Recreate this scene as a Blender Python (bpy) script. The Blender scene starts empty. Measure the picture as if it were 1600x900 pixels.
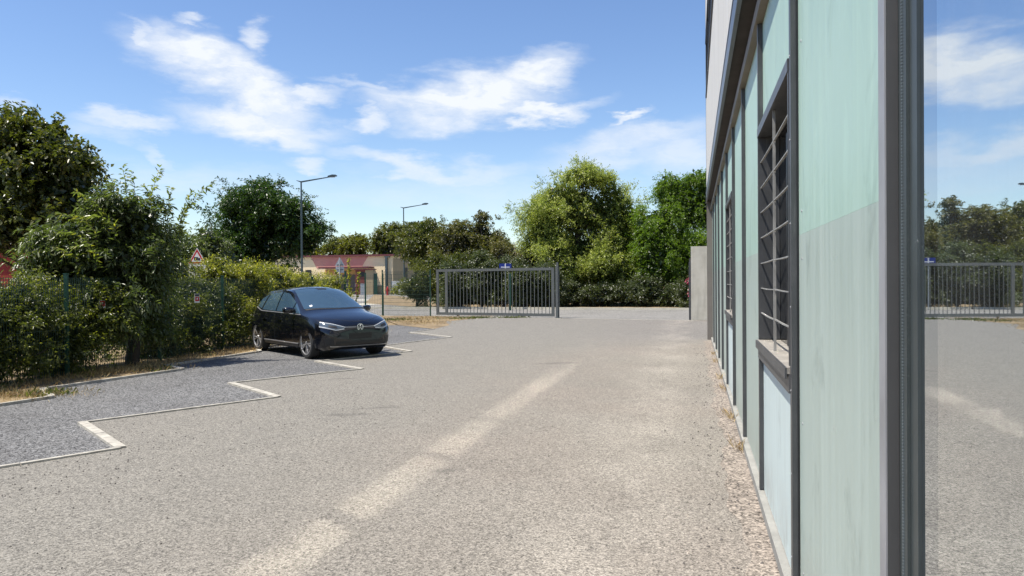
import bpy, bmesh, math, random
import numpy as np
from mathutils import Vector, Matrix
from mathutils.bvhtree import BVHTree

sc = bpy.context.scene
COL = sc.collection
PI = math.pi

# ------------------------------------------------------------------ camera
cam_d = bpy.data.cameras.new('camera')
cam = bpy.data.objects.new('camera', cam_d); COL.objects.link(cam)
cam_d.sensor_width = 36.0; cam_d.lens = 36.0 * 1180 / 1600
cam_d.clip_start = 0.05; cam_d.clip_end = 5000
cam.matrix_world = (Matrix.Translation((0, 0, 1.65)) @ Matrix.Rotation(PI/2 - math.radians(.485), 4, 'X')
                    @ Matrix.Rotation(math.radians(-.45), 4, 'Z'))
sc.camera = cam

# ------------------------------------------------------------------ light directions
TH = math.atan(284/1180)                      # heading of the office facade
U = Vector((math.sin(TH), math.cos(TH), 0)); V = Vector((math.cos(TH), -math.sin(TH), 0))
def W(u, v, z=0.0): return U*u + V*v + Vector((0, 0, z))
PHI = math.radians(32); TANP = 2.6            # sun: profile angle on the facade
sun_to = (V*math.cos(PHI) + U*math.sin(PHI)) + Vector((0, 0, -TANP*math.cos(PHI)))
sun_to.normalize()
sfrom = -sun_to
SUN_EL = math.asin(sfrom.z); SUN_AZ = math.atan2(sfrom.x, sfrom.y)   # clockwise from +Y
SUN_STRENGTH = 5.0; SKY_STRENGTH = 0.10
sc.view_settings.view_transform = 'Standard'; sc.view_settings.look = 'None'
sc.view_settings.exposure = 0.62; sc.view_settings.gamma = 1.0
sd = bpy.data.lights.new('sun', 'SUN'); sd.energy = SUN_STRENGTH; sd.angle = math.radians(.53)
sd.color = (1.0, .945, .85)
so = bpy.data.objects.new('sun', sd); COL.objects.link(so)
so.location = (-20, -20, 60); so.rotation_euler = sun_to.to_track_quat('-Z', 'Y').to_euler()

cy = sc.cycles
cy.use_denoising = True
cy.max_bounces = 8; cy.diffuse_bounces = 3; cy.glossy_bounces = 4; cy.transmission_bounces = 4
cy.transparent_max_bounces = 8
cy.sample_clamp_indirect = 0.0; cy.caustics_reflective = True; cy.blur_glossy = 0.0
cy.use_guiding = True; cy.guiding_training_samples = 64      # finds the sunlight thrown back by the upper windows

# ------------------------------------------------------------------ node helpers
class NT:
    def __init__(s, tree): s.t = tree; s.n = tree.nodes; s.l = tree.links
    def new(s, typ, **kw):
        n = s.n.new(typ)
        for k, v in kw.items(): setattr(n, k, v)
        return n
    def link(s, a, b): s.l.new(a, b)
    def inp(s, n, i, v):
        if hasattr(v, 'is_output') or isinstance(v, bpy.types.NodeSocket): s.l.new(v, n.inputs[i])
        else: n.inputs[i].default_value = v
    def math(s, op, a, b=0.0, c=0.0, clamp=False):
        n = s.new('ShaderNodeMath', operation=op); n.use_clamp = clamp
        s.inp(n, 0, a); s.inp(n, 1, b); s.inp(n, 2, c); return n.outputs[0]
    def noise(s, vec, scale, detail=4, rough=.55, dist=0.0):
        n = s.new('ShaderNodeTexNoise'); s.inp(n, 'Vector', vec); s.inp(n, 'Scale', scale)
        s.inp(n, 'Detail', detail); s.inp(n, 'Roughness', rough); s.inp(n, 'Distortion', dist); return n.outputs['Fac']
    def voro(s, vec, scale, out='Color', feature='F1'):
        n = s.new('ShaderNodeTexVoronoi'); n.feature = feature; s.inp(n, 'Vector', vec); s.inp(n, 'Scale', scale); return n.outputs[out]
    def mapr(s, v, a, b, c=0.0, d=1.0, smooth=False):
        n = s.new('ShaderNodeMapRange')
        if smooth: n.interpolation_type = 'SMOOTHSTEP'
        s.inp(n, 0, v); s.inp(n, 1, a); s.inp(n, 2, b); s.inp(n, 3, c); s.inp(n, 4, d); return n.outputs[0]
    def mix(s, f, a, b, mode='MIX'):
        n = s.new('ShaderNodeMix', data_type='RGBA', blend_type=mode)
        s.inp(n, 0, f); s.inp(n, 6, a if not isinstance(a, tuple) else (*a, 1)[:4]); s.inp(n, 7, b if not isinstance(b, tuple) else (*b, 1)[:4])
        return n.outputs[2]
    def ramp(s, f, stops):
        n = s.new('ShaderNodeValToRGB'); s.inp(n, 0, f)
        e = n.color_ramp.elements
        while len(e) < len(stops): e.new(.5)
        for el, (p, c) in zip(e, stops): el.position = p; el.color = (*c, 1)
        return n.outputs[0]
    def mapping(s, vec, loc=(0,0,0), rot=(0,0,0), scale=(1,1,1), typ='POINT'):
        n = s.new('ShaderNodeMapping', vector_type=typ); s.inp(n, 0, vec)
        n.inputs[1].default_value = loc; n.inputs[2].default_value = rot; n.inputs[3].default_value = scale; return n.outputs[0]
    def pos(s): return s.new('ShaderNodeNewGeometry').outputs['Position']
    def obj(s): return s.new('ShaderNodeTexCoord').outputs['Object']
    def attr(s, name): return s.new('ShaderNodeAttribute', attribute_name=name).outputs['Fac']
    def bump(s, h, strength=.3, dist=.01):
        n = s.new('ShaderNodeBump'); s.inp(n, 'Height', h); n.inputs['Strength'].default_value = strength; n.inputs['Distance'].default_value = dist
        return n.outputs[0]

# ------------------------------------------------------------------ world: sky + cirrus
wd = bpy.data.worlds.new('World'); sc.world = wd; wd.use_nodes = True
nt = NT(wd.node_tree); nt.n.clear()
sky = nt.new('ShaderNodeTexSky', sky_type='NISHITA'); sky.sun_disc = False
sky.sun_elevation = SUN_EL; sky.sun_rotation = SUN_AZ; sky.air_density = 1.0; sky.dust_density = .35; sky.ozone_density = 2.0
dirv = nt.new('ShaderNodeTexCoord').outputs['Generated']
sep = nt.new('ShaderNodeSeparateXYZ'); nt.link(dirv, sep.inputs[0])
az = nt.math('ARCTAN2', sep.outputs[0], sep.outputs[1]); el = nt.math('ARCSINE', sep.outputs[2])
cmb = nt.new('ShaderNodeCombineXYZ'); nt.link(az, cmb.inputs[0]); nt.link(el, cmb.inputs[1])
ae = cmb.outputs[0]
# streaky warp
wn = nt.new('ShaderNodeTexNoise'); nt.inp(wn, 'Vector', nt.mapping(ae, rot=(0,0,.4), scale=(9, 26, 1))); nt.inp(wn, 'Scale', 1.0); nt.inp(wn, 'Detail', 6.0); nt.inp(wn, 'Roughness', .6)
sub = nt.new('ShaderNodeVectorMath', operation='SUBTRACT'); nt.link(wn.outputs['Color'], sub.inputs[0]); sub.inputs[1].default_value = (.5, .5, .5)
scl = nt.new('ShaderNodeVectorMath', operation='SCALE'); nt.link(sub.outputs[0], scl.inputs[0]); scl.inputs['Scale'].default_value = .085
add = nt.new('ShaderNodeVectorMath', operation='ADD'); nt.link(ae, add.inputs[0]); nt.link(scl.outputs[0], add.inputs[1])
warp = add.outputs[0]
CL = [ # az, el (deg), half-sizes (deg), tilt (deg), weight
 (-22.2, 15.3, 4.4, 1.5, -14, 1.00), (-18.7, 13.8, 4.6, 1.5, -28, 1.00), (-18.3, 11.6, 5.3, 1.1, -6, 0.95), (-15.6, 10.9, 2.0, 1.0, -30, 0.80), (-15.2, 13.3, 2.9, 0.6, 8, 0.70),
 (-25.7, 16.1, 1.8, 0.4, -42, 0.70), (-18.3, 17.0, 1.0, 0.8, 60, 0.60), (-3.2, 13.4, 6.3, 1.7, 8, 1.00), (2.2, 15.2, 2.9, 1.4, 20, 0.95), (-7.7, 12.8, 3.6, 1.2, -12, 0.75),
 (2.4, 12.6, 4.4, 0.6, 4, 0.85), (-10.1, 14.1, 3.8, 0.4, -10, 0.45), (-10.8, 11.9, 1.6, 0.6, 10, 0.70), (8.9, 10.3, 5.7, 1.2, 8, 0.62), (8.9, 12.1, 1.6, 0.3, 24, 0.75),
 (12.4, 9.2, 4.2, 1.8, 4, 0.50), (6.3, 8.6, 4.8, 1.0, 0, 0.45), (-7.7, 8.7, 5.7, 0.7, -8, 0.62), (-2.9, 8.3, 5.3, 0.9, 4, 0.42), (-27.1, 11.1, 2.9, 0.6, 4, 0.65),
 (-23.3, 17.9, 1.0, 0.4, 0, 0.60), (-15.2, 8.7, 1.4, 0.5, 0, 0.50), (-25.0, 9.0, 1.6, 0.3, -25, 0.38), (-33.6, 11.3, 1.3, 0.5, 0, 0.40), (-23.0, 7.4, 7.0, 1.1, 0, 0.28),
 (-4.8, 6.8, 13.5, 1.4, 0, 0.25), (-28.5, 10.2, 2.3, 0.5, 0, 0.30)]
acc = None
for (a, e, sx, sy, rt, wgt) in CL:
    m = nt.mapping(warp, loc=(math.radians(a), math.radians(e), 0), rot=(0, 0, math.radians(rt)), scale=(math.radians(sx*1.45), math.radians(sy*1.6), 1), typ='TEXTURE')
    ln = nt.new('ShaderNodeVectorMath', operation='LENGTH'); nt.link(m, ln.inputs[0])
    k = nt.mapr(ln.outputs['Value'], 0.15, 1.0, wgt, 0.0, True)
    acc = k if acc is None else nt.math('MAXIMUM', acc, k)
# the same kind of cloud over the rest of the sky
g1 = nt.noise(nt.mapping(warp, scale=(2.2, 6.0, 1)), 1.0, 5, .6)
gen = nt.mapr(g1, .56, .74, 0, .8, True)
far = nt.mapr(nt.math('ABSOLUTE', az), .62, .85, 0, 1, True)
hi = nt.mapr(el, .42, .6, 0, 1, True)
gen = nt.math('MULTIPLY', gen, nt.math('MAXIMUM', far, hi))
gen = nt.math('MULTIPLY', gen, nt.mapr(el, 1.0, 1.4, 1, 0, True))
acc = nt.math('MAXIMUM', acc, gen)
fine = nt.noise(nt.mapping(warp, rot=(0,0,.35), scale=(11, 30, 1)), 1.0, 8, .62)
fine2 = nt.noise(nt.mapping(ae, rot=(0,0,-.25), scale=(26, 50, 1)), 1.0, 6, .6)
tex = nt.math('ADD', nt.math('MULTIPLY', fine, .7), nt.math('MULTIPLY', fine2, .3))
dens = nt.math('MULTIPLY', acc, nt.mapr(tex, .25, .57, .34, 1.22), clamp=True)
hs = nt.new('ShaderNodeHueSaturation'); nt.link(sky.outputs[0], hs.inputs['Color']); hs.inputs['Hue'].default_value = .507; hs.inputs['Saturation'].default_value = 1.12; hs.inputs['Value'].default_value = 1.13
cc = nt.mix(dens, hs.outputs[0], (6.0, 6.3, 6.7))
bgk = nt.new('ShaderNodeBackground'); nt.link(cc, bgk.inputs[0]); bgk.inputs[1].default_value = SKY_STRENGTH
wo = nt.new('ShaderNodeOutputWorld'); nt.link(bgk.outputs[0], wo.inputs[0])

# ------------------------------------------------------------------ materials
MATS = {}
def newmat(name):
    m = bpy.data.materials.new(name); m.use_nodes = True
    t = NT(m.node_tree); p = t.n['Principled BSDF']; MATS[name] = m
    return m, t, p
def setp(p, **kw):
    for k, v in kw.items():
        p.inputs[k].default_value = (*v, 1) if isinstance(v, tuple) and len(v) == 3 else v
def simple(name, col, rough=.6, metal=0.0, var=.12, scale=6.0, coat=0.0, bump=0.0, spec=.5):
    m, t, p = newmat(name)
    n = t.noise(t.obj(), scale, 5, .6)
    t.link(t.mix(t.mapr(n, .3, .7), tuple(c*(1-var) for c in col), tuple(min(1, c*(1+var)) for c in col)), p.inputs['Base Color'])
    setp(p, Roughness=rough, Metallic=metal); p.inputs['Coat Weight'].default_value = coat
    p.inputs['Specular IOR Level'].default_value = spec
    if bump: t.link(t.bump(t.noise(t.obj(), scale*12, 4), bump, .004), p.inputs['Normal'])
    return m

def asphalt_nodes(name, c_lo, c_hi, grain=1.0, tint=None, far=None, stain=.12, lane=None, k=1.0):
    m, t, p = newmat(name); P = t.pos()
    big = t.noise(P, .32, 5, .6); mid = t.noise(P, 1.7, 5, .6)
    base = t.mix(t.mapr(big, .32, .68), c_lo, c_hi)
    if tint is not None:
        base = t.mix(t.mapr(t.noise(t.mapping(P, loc=(7, 3, 0)), .22, 4), .45, .68, 0, .8), base, tint)
    if far is not None:
        sx = t.new('ShaderNodeSeparateXYZ'); t.link(P, sx.inputs[0])
        yy = t.math('ADD', sx.outputs[1], t.math('MULTIPLY', t.noise(t.mapping(P, scale=(.35, 1, 1)), .8, 5), 3.4))
        base = t.mix(t.mapr(yy, 18.5, 24, 0, .6, True), base, far)
    if lane is not None:
        dv = t.new('ShaderNodeVectorMath', operation='DOT_PRODUCT'); t.link(P, dv.inputs[0]); dv.inputs[1].default_value = tuple(V)
        vv = t.math('ADD', dv.outputs['Value'], t.math('MULTIPLY', t.noise(P, .5, 4), 2.0))
        base = t.mix(t.mapr(vv, -3.2, -.4, .85, 0, True), base, lane)
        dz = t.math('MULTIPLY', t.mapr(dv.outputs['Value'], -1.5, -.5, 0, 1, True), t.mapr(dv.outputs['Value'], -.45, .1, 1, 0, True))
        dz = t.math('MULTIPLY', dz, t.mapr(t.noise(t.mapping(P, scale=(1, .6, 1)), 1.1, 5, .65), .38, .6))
        base = t.mix(t.math('MULTIPLY', dz, .55), base, (.31, .28, .24))          # dust along the wall, with sunlight off the facade painted in
        for (x, y, rx, ry, rz) in ((-2.1, 9.45, .55, .16, .1), (-1.75, 9.95, .5, .12, .25), (.9, 15.2, .7, .25, .3), (3.4, 19.1, 2.6, .05, -.05), (1.2, 19.6, 1.2, .04, .12), (-2.9, 13.0, .35, .12, 0), (-.6, 6.6, .25, .1, .4)):      # oil stains
            ln = t.new('ShaderNodeVectorMath', operation='LENGTH'); t.link(t.mapping(P, (x, y, 0), (0, 0, rz), (rx, ry, 1), 'TEXTURE'), ln.inputs[0])
            base = t.mix(t.mapr(t.math('ADD', ln.outputs['Value'], t.math('MULTIPLY', t.noise(P, 6, 4), .9)), .6, 1.4, .42, 0, True), base, (.07, .065, .06))
    base = t.mix(t.mapr(mid, .35, .7, stain, 0), base, (.09, .085, .08))
    # aggregate: every stone its own tone
    v1 = t.voro(P, 125*grain); sv = t.new('ShaderNodeSeparateXYZ'); t.link(v1, sv.inputs[0])
    v2 = t.voro(P, 60*grain); sv2 = t.new('ShaderNodeSeparateXYZ'); t.link(v2, sv2.inputs[0])
    gr = t.math('ADD', t.mapr(sv.outputs[0], 0, 1, 1-.62*k, 1+.62*k), t.mapr(sv2.outputs[1], 0, 1, -.34*k, .34*k))
    gm = t.new('ShaderNodeVectorMath', operation='SCALE'); t.link(base, gm.inputs[0]); t.link(gr, gm.inputs['Scale'])
    dark = t.mapr(sv2.outputs[0], .975, .985, 0, .5)
    t.link(t.mix(dark, gm.outputs[0], (.05, .045, .045)), p.inputs['Base Color'])
    setp(p, Roughness=.9); p.inputs['Specular IOR Level'].default_value = .25
    h = t.math('ADD', t.math('MULTIPLY', sv.outputs[1], .6), t.math('MULTIPLY', t.voro(P, 90*grain, 'Distance'), .8))
    t.link(t.bump(h, .45, .004), p.inputs['Normal'])
    return m
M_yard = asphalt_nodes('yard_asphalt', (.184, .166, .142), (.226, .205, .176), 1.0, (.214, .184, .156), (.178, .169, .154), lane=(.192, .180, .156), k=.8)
M_bay = asphalt_nodes('bay_asphalt', (.108, .107, .106), (.152, .151, .149), .7, stain=.3, k=1.35)
M_road = asphalt_nodes('road_asphalt', (.185, .176, .16), (.23, .22, .20), .7)
M_edge = asphalt_nodes('wall_edge_gravel', (.20, .168, .14), (.255, .22, .185), .6)

def earth():
    m, t, p = newmat('dry_earth'); P = t.pos()
    a = t.noise(P, 1.3, 6, .65); b = t.noise(P, 14, 5, .6)
    c = t.ramp(a, [(.3, (.10, .075, .045)), (.5, (.24, .175, .095)), (.62, (.33, .245, .13)), (.75, (.13, .13, .05))])
    t.link(t.mix(t.mapr(b, .35, .65, 0, .45), c, (.12, .085, .05)), p.inputs['Base Color']); setp(p, Roughness=.95)
    t.link(t.bump(b, .7, .03), p.inputs['Normal']); return m
M_earth = earth()
M_kerb = simple('kerb_concrete', (.37, .345, .295), .85, var=.32, scale=9, bump=.4)
M_whitekerb = simple('pale_kerb_stone', (.50, .47, .38), .85, var=.12, scale=3)
M_concrete = None
def concrete():
    m, t, p = newmat('cast_concrete'); P = t.obj()
    a = t.noise(P, 1.4, 6, .62); b = t.noise(t.mapping(P, scale=(6, 6, .7)), 1.0, 4)
    c = t.ramp(a, [(.3, (.42, .40, .34)), (.52, (.52, .50, .43)), (.7, (.58, .56, .50))])
    t.link(t.mix(t.mapr(b, .5, .75, 0, .35), c, (.22, .21, .18)), p.inputs['Base Color']); setp(p, Roughness=.88)
    t.link(t.bump(t.noise(P, 30, 5), .25, .01), p.inputs['Normal']); return m
M_concrete = concrete()
def panel(name, c1, c2, streak):
    m, t, p = newmat(name); P = t.pos()
    R = t.mapping(P, rot=(0, 0, TH))
    a = t.noise(t.mapping(R, scale=(40, 28, .45)), 1.0, 5, .6)
    b = t.noise(t.mapping(R, scale=(3, 1.1, .55)), 1.0, 4, .6)
    blot = t.noise(t.mapping(R, loc=(3, 1, 7), scale=(3, 3.2, 1.4)), 1.0, 5, .7, .6)
    c = t.mix(t.mapr(b, .3, .7), c1, c2)
    c = t.mix(t.mapr(a, .42, .68, 0, .6), c, streak)
    c = t.mix(t.mapr(blot, .57, .70, 0, .55), c, tuple(x*.70 for x in c1))
    scr = t.voro(t.mapping(R, rot=(.3, 0, 0), scale=(60, 3.5, 1.3)), 1.0, 'Distance')
    c = t.mix(t.mapr(scr, .0, .035, .4, 0), c, (.75, .8, .78))
    smear = t.noise(t.mapping(R, loc=(1, 4, 2), rot=(0, .5, 0), scale=(2, 6, 2.2)), 1.0, 6, .72, 1.2)
    c = t.mix(t.mapr(smear, .56, .70, 0, .32), c, tuple(x*1.22 for x in c2))
    zz = t.new('ShaderNodeSeparateXYZ'); t.link(P, zz.inputs[0])
    low = t.math('MULTIPLY', t.mapr(zz.outputs[2], .05, .55, 1, 0, True), t.mapr(t.noise(t.mapping(R, scale=(9, 9, 3)), 1.0, 5, .7), .38, .62))
    c = t.mix(t.math('MULTIPLY', low, .45), c, (.26, .235, .195))
    t.link(c, p.inputs['Base Color'])
    t.link(t.mapr(a, .3, .7, .36, .55), p.inputs['Roughness']); p.inputs['Specular IOR Level'].default_value = .45
    t.link(t.bump(a, .08, .003), p.inputs['Normal']); return m
M_panel_up = panel('mint_panel_paint', (.322, .458, .388), (.362, .502, .428), (.43, .57, .495))
M_panel_lo = panel('greyer_mint_panel_paint', (.318, .385, .346), (.362, .432, .388), (.43, .495, .45))  # greyer tone of the lower panel row
M_panel_pale = panel('pale_panel_paint', (.46, .545, .54), (.51, .60, .595), (.60, .69, .685))
def steel():
    m, t, p = newmat('grey_painted_steel'); P = t.pos()
    a = t.noise(P, 5, 6, .65); b = t.noise(t.mapping(P, scale=(30, 30, 1.2)), 1.0, 4)
    c = t.ramp(a, [(.3, (.058, .06, .064)), (.55, (.074, .076, .08)), (.72, (.092, .092, .095))])
    t.link(t.mix(t.mapr(b, .6, .75, 0, .4), c, (.25, .245, .24)), p.inputs['Base Color'])
    setp(p, Roughness=.42, Metallic=.25); return m
M_steel = steel()
M_grille = simple('weathered_grille_paint', (.27, .265, .25), .6, .1, var=.3, scale=9)
M_post = simple('corner_grey_paint', (.082, .082, .083), .45, .2, var=.12, scale=3)
M_glaze = simple('glazing_frame_grey', (.06, .072, .073), .4, .3, var=.1)
M_zinc_sunlit = simple('weathered_zinc_and_sunlit_face', (.30, .30, .31), .5, .2, var=.15, scale=4)  # rivets, and the corner post's front with its sunlight painted in
M_flash = simple('flashing_metal', (.12, .135, .16), .38, .5, scale=2)
M_soffit = simple('soffit_brown', (.045, .038, .034), .7, var=.3, scale=3)
M_trim = simple('brown_trim', (.16, .13, .095), .6, var=.25, scale=2)
M_endbrown = simple('taupe_end_panel', (.16, .14, .125), .55, var=.08, scale=2)
def cladding():
    m, t, p = newmat('weathered_board'); P = t.pos()
    oi = t.new('ShaderNodeObjectInfo').outputs['Random']
    a = t.noise(t.mapping(P, scale=(12, 12, .5)), 1.0, 5, .6)
    c = t.mix(t.mapr(a, .3, .7), (.50, .49, .47), (.62, .61, .59))
    t.link(t.mix(t.mapr(oi, 0, 1, 0, .35), c, (.42, .41, .39)), p.inputs['Base Color']); setp(p, Roughness=.8)
    t.link(t.bump(a, .2, .004), p.inputs['Normal']); return m
M_board = cladding()
M_black = simple('black_frame', (.012, .012, .014), .4, var=.2)
M_dark = simple('dark_interior', (.02, .02, .022), .8)
M_plinth = simple('plinth_concrete', (.24, .235, .215), .85, var=.2, scale=4, bump=.3)
M_sill = simple('worn_sill', (.27, .25, .22), .7, var=.3, scale=9, bump=.2)
def mirror_glass(name, refl, tint, trans):
    m, t, p = newmat(name); t.n.remove(p)
    g = t.new('ShaderNodeBsdfGlossy'); g.inputs['Color'].default_value = (*refl, 1); g.inputs['Roughness'].default_value = .012
    nz = t.noise(t.mapping(t.pos(), scale=(.8, .8, .35)), 1.0, 3)
    t.link(t.bump(nz, .05, .02), g.inputs['Normal'])
    tr = t.new('ShaderNodeBsdfTransparent'); tr.inputs['Color'].default_value = (*tint, 1)
    lw = t.new('ShaderNodeLayerWeight'); lw.inputs['Blend'].default_value = .35
    f = t.mapr(lw.outputs['Facing'], 0, 1, .62, .9)
    mx = t.new('ShaderNodeMixShader'); t.link(f, mx.inputs[0]); t.link(tr.outputs[0], mx.inputs[1]); t.link(g.outputs[0], mx.inputs[2])
    df = t.new('ShaderNodeBsdfDiffuse'); df.inputs[0].default_value = (.5, .5, .47, 1)
    dust = t.noise(t.mapping(t.pos(), scale=(9, 9, .9)), 1.0, 6, .7); mx2 = t.new('ShaderNodeMixShader')
    t.link(t.mapr(dust, .35, .75, .01, .05), mx2.inputs[0]); t.link(mx.outputs[0], mx2.inputs[1]); t.link(df.outputs[0], mx2.inputs[2])
    t.link(mx2.outputs[0], t.n['Material Output'].inputs[0]); return m
M_glass = mirror_glass('solar_glass', (.93, .97, 1.0), (.6, .66, .66), .4)
M_blind = simple('interior_blind', (.8, .78, .70), .8, var=.05)
M_spacer = simple('glazing_spacer', (.16, .19, .20), .4, .4)
M_solar = simple('upper_solar_glass', (.42, .42, .40), .05, 1.0, var=.01)
M_upglass = simple('dark_window_glass', (.008, .009, .010), .06, 0, spec=.12)
M_silver = simple('bright_metal', (.75, .76, .78), .22, 1.0, var=.03)
M_green = simple('green_post_paint', (.012, .055, .035), .45, var=.2)
M_wire = simple('green_wire_coating', (.02, .05, .035), .5)
M_gate = simple('gate_grey_paint', (.105, .113, .112), .45, .2, var=.1)
M_lamp = simple('lamp_teal_paint', (.06, .085, .095), .4, .3, var=.08)
M_signgrey = simple('galvanised_grey', (.38, .40, .41), .5, .4)
M_red = simple('sign_red', (.45, .012, .02), .45)
M_white = simple('sign_white', (.75, .75, .75), .45, var=.04)
M_blue = simple('sign_blue', (.01, .03, .22), .4)
M_ink = simple('sign_ink', (.02, .02, .03), .5)
M_cream = simple('cream_render', (.86, .68, .43), .9, var=.05, scale=1.5)
M_tan_shade = simple('tan_and_shaded_cream_render', (.42, .33, .20), .9, var=.06, scale=1.5)
M_redrender = simple('red_render', (.58, .27, .215), .9, var=.06, scale=1.5)
M_darkred = simple('dark_red_render', (.20, .055, .045), .85, var=.1)
M_roofred = simple('dark_red_roof_edge', (.13, .03, .035), .6)
M_orange = simple('orange_render', (.62, .36, .14), .9)
M_shutter = simple('grey_brown_shutter', (.13, .10, .085), .7, var=.1)
M_brightred = simple('red_wall_render', (.26, .022, .014), .8, var=.15, scale=1.2)
M_hydrant = simple('hydrant_red', (.42, .015, .02), .4)
M_bark = simple('dark_bark', (.045, .036, .028), .9, var=.35, scale=14, bump=.6)
M_twig = simple('bare_twig_bark', (.20, .15, .11), .85, var=.3)
def straw():
    m, t, p = newmat('dry_straw'); tone = t.attr('tone')
    t.link(t.ramp(tone, [(0, (.20, .13, .05)), (.6, (.42, .30, .13)), (1, (.55, .43, .22))]), p.inputs['Base Color']); setp(p, Roughness=.8); return m
M_straw = straw()
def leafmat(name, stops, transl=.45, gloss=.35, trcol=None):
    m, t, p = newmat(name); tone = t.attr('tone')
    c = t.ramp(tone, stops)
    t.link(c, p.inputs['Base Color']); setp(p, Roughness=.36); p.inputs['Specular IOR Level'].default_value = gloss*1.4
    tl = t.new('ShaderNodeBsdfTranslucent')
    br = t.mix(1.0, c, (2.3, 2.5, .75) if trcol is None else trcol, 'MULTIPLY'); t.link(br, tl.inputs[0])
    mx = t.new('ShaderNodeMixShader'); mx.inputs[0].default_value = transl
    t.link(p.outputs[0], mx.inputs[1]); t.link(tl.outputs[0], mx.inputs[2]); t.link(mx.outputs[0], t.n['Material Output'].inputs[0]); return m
L_dark = leafmat('dark_olive_leaf', [(0, (0.0266, 0.0375, 0.0103)), (.55, (0.0609, 0.0721, 0.0175)), (.85, (0.1171, 0.1114, 0.0278)), (1, (0.1848, 0.1171, 0.0294))], .3)
L_arch = leafmat('lance_leaf', [(0, (0.0411, 0.0543, 0.0187)), (.55, (0.0881, 0.1096, 0.0347)), (.9, (0.1762, 0.1992, 0.0495)), (1, (0.3512, 0.3089, 0.0438))], .36, .45, (1.75, 2.05, .95))
L_round = leafmat('deep_green_leaf', [(0, (0.0136, 0.0293, 0.0069)), (.6, (0.0333, 0.0659, 0.0124)), (1, (0.0667, 0.1115, 0.0200))], .32)
L_hedge = leafmat('hedge_leaf', [(0, (0.0335, 0.0427, 0.0126)), (.55, (0.0773, 0.0916, 0.0228)), (.85, (0.1838, 0.1880, 0.0398)), (1, (0.3383, 0.3024, 0.0625))], .35)
L_hedgeY = leafmat('golden_hedge_leaf', [(0, (0.0461, 0.0523, 0.0151)), (.45, (0.1383, 0.1463, 0.0311)), (.8, (0.3226, 0.2926, 0.0560)), (1, (0.5069, 0.4243, 0.0933))], .4)
L_yel = leafmat('yellow_green_leaf', [(0, (0.0867, 0.1116, 0.0263)), (.5, (0.2320, 0.2695, 0.0612)), (.8, (0.4054, 0.4094, 0.1043)), (1, (0.5645, 0.5704, 0.1918))], .40, .35, (1.75, 1.9, 1.05))
L_green = leafmat('fresh_green_leaf', [(0, (0.0388, 0.0661, 0.0125)), (.55, (0.0976, 0.1570, 0.0229)), (1, (0.1843, 0.2478, 0.0389))], .42)
L_far = leafmat('far_olive_leaf', [(0, (0.0348, 0.0443, 0.0130)), (.55, (0.0813, 0.0885, 0.0239)), (1, (0.1510, 0.1497, 0.0376))], .35)
L_farY = leafmat('far_yellow_leaf', [(0, (0.0528, 0.0599, 0.0145)), (.55, (0.1204, 0.1251, 0.0258)), (1, (0.1888, 0.1798, 0.0428))], .35)
L_brown = leafmat('brownish_leaf', [(0, (0.0350, 0.0350, 0.0150)), (.5, (0.0825, 0.0850, 0.0300)), (.8, (0.1313, 0.1150, 0.0400)), (1, (0.1625, 0.1187, 0.0562))], .3)
L_ole = leafmat('oleander_leaf', [(0, (0.0290, 0.0404, 0.0154)), (.6, (0.0670, 0.0830, 0.0307)), (1, (0.1340, 0.1532, 0.0596))], .25, .5)
L_pink = leafmat('pink_petal', [(0, (.45, .06, .14)), (1, (.6, .16, .26))], .3, .2, (1.2, 1, 1))
def weed(): return leafmat('weed_leaf', [(0, (.03, .042, .012)), (1, (.085, .10, .03))], .4)
L_weed = weed()
M_paint = simple('black_car_paint', (.0030, .0036, .0062), .18, 0, var=.02, coat=.8, spec=.4)
M_carglass = simple('car_glass', (.045, .085, .125), .03, .25, spec=1.0, var=.05)
M_tyre = simple('tyre_rubber', (.022, .022, .023), .8, var=.1)
M_rimdark = simple('rim_black', (.012, .012, .013), .35)
M_alu = simple('machined_alloy', (.52, .52, .53), .3, .7, var=.04)
M_cartrim = simple('black_plastic', (.012, .012, .013), .5)
M_lens = simple('headlight_lens', (.11, .14, .16), .08, .55, coat=1.0)
M_lensw = simple('white_light_guide', (.36, .38, .40), .25)
M_tail = simple('tail_light_red', (.25, .01, .012), .2, coat=1)
M_wpaint = simple('white_car_paint', (.62, .68, .66), .3, coat=1, var=.02)
M_paleglass = simple('pale_car_glass', (.10, .15, .15), .05, spec=.9)
M_stone = simple('dark_pebble', (.10, .088, .08), .9, var=.4, scale=30)

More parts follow.
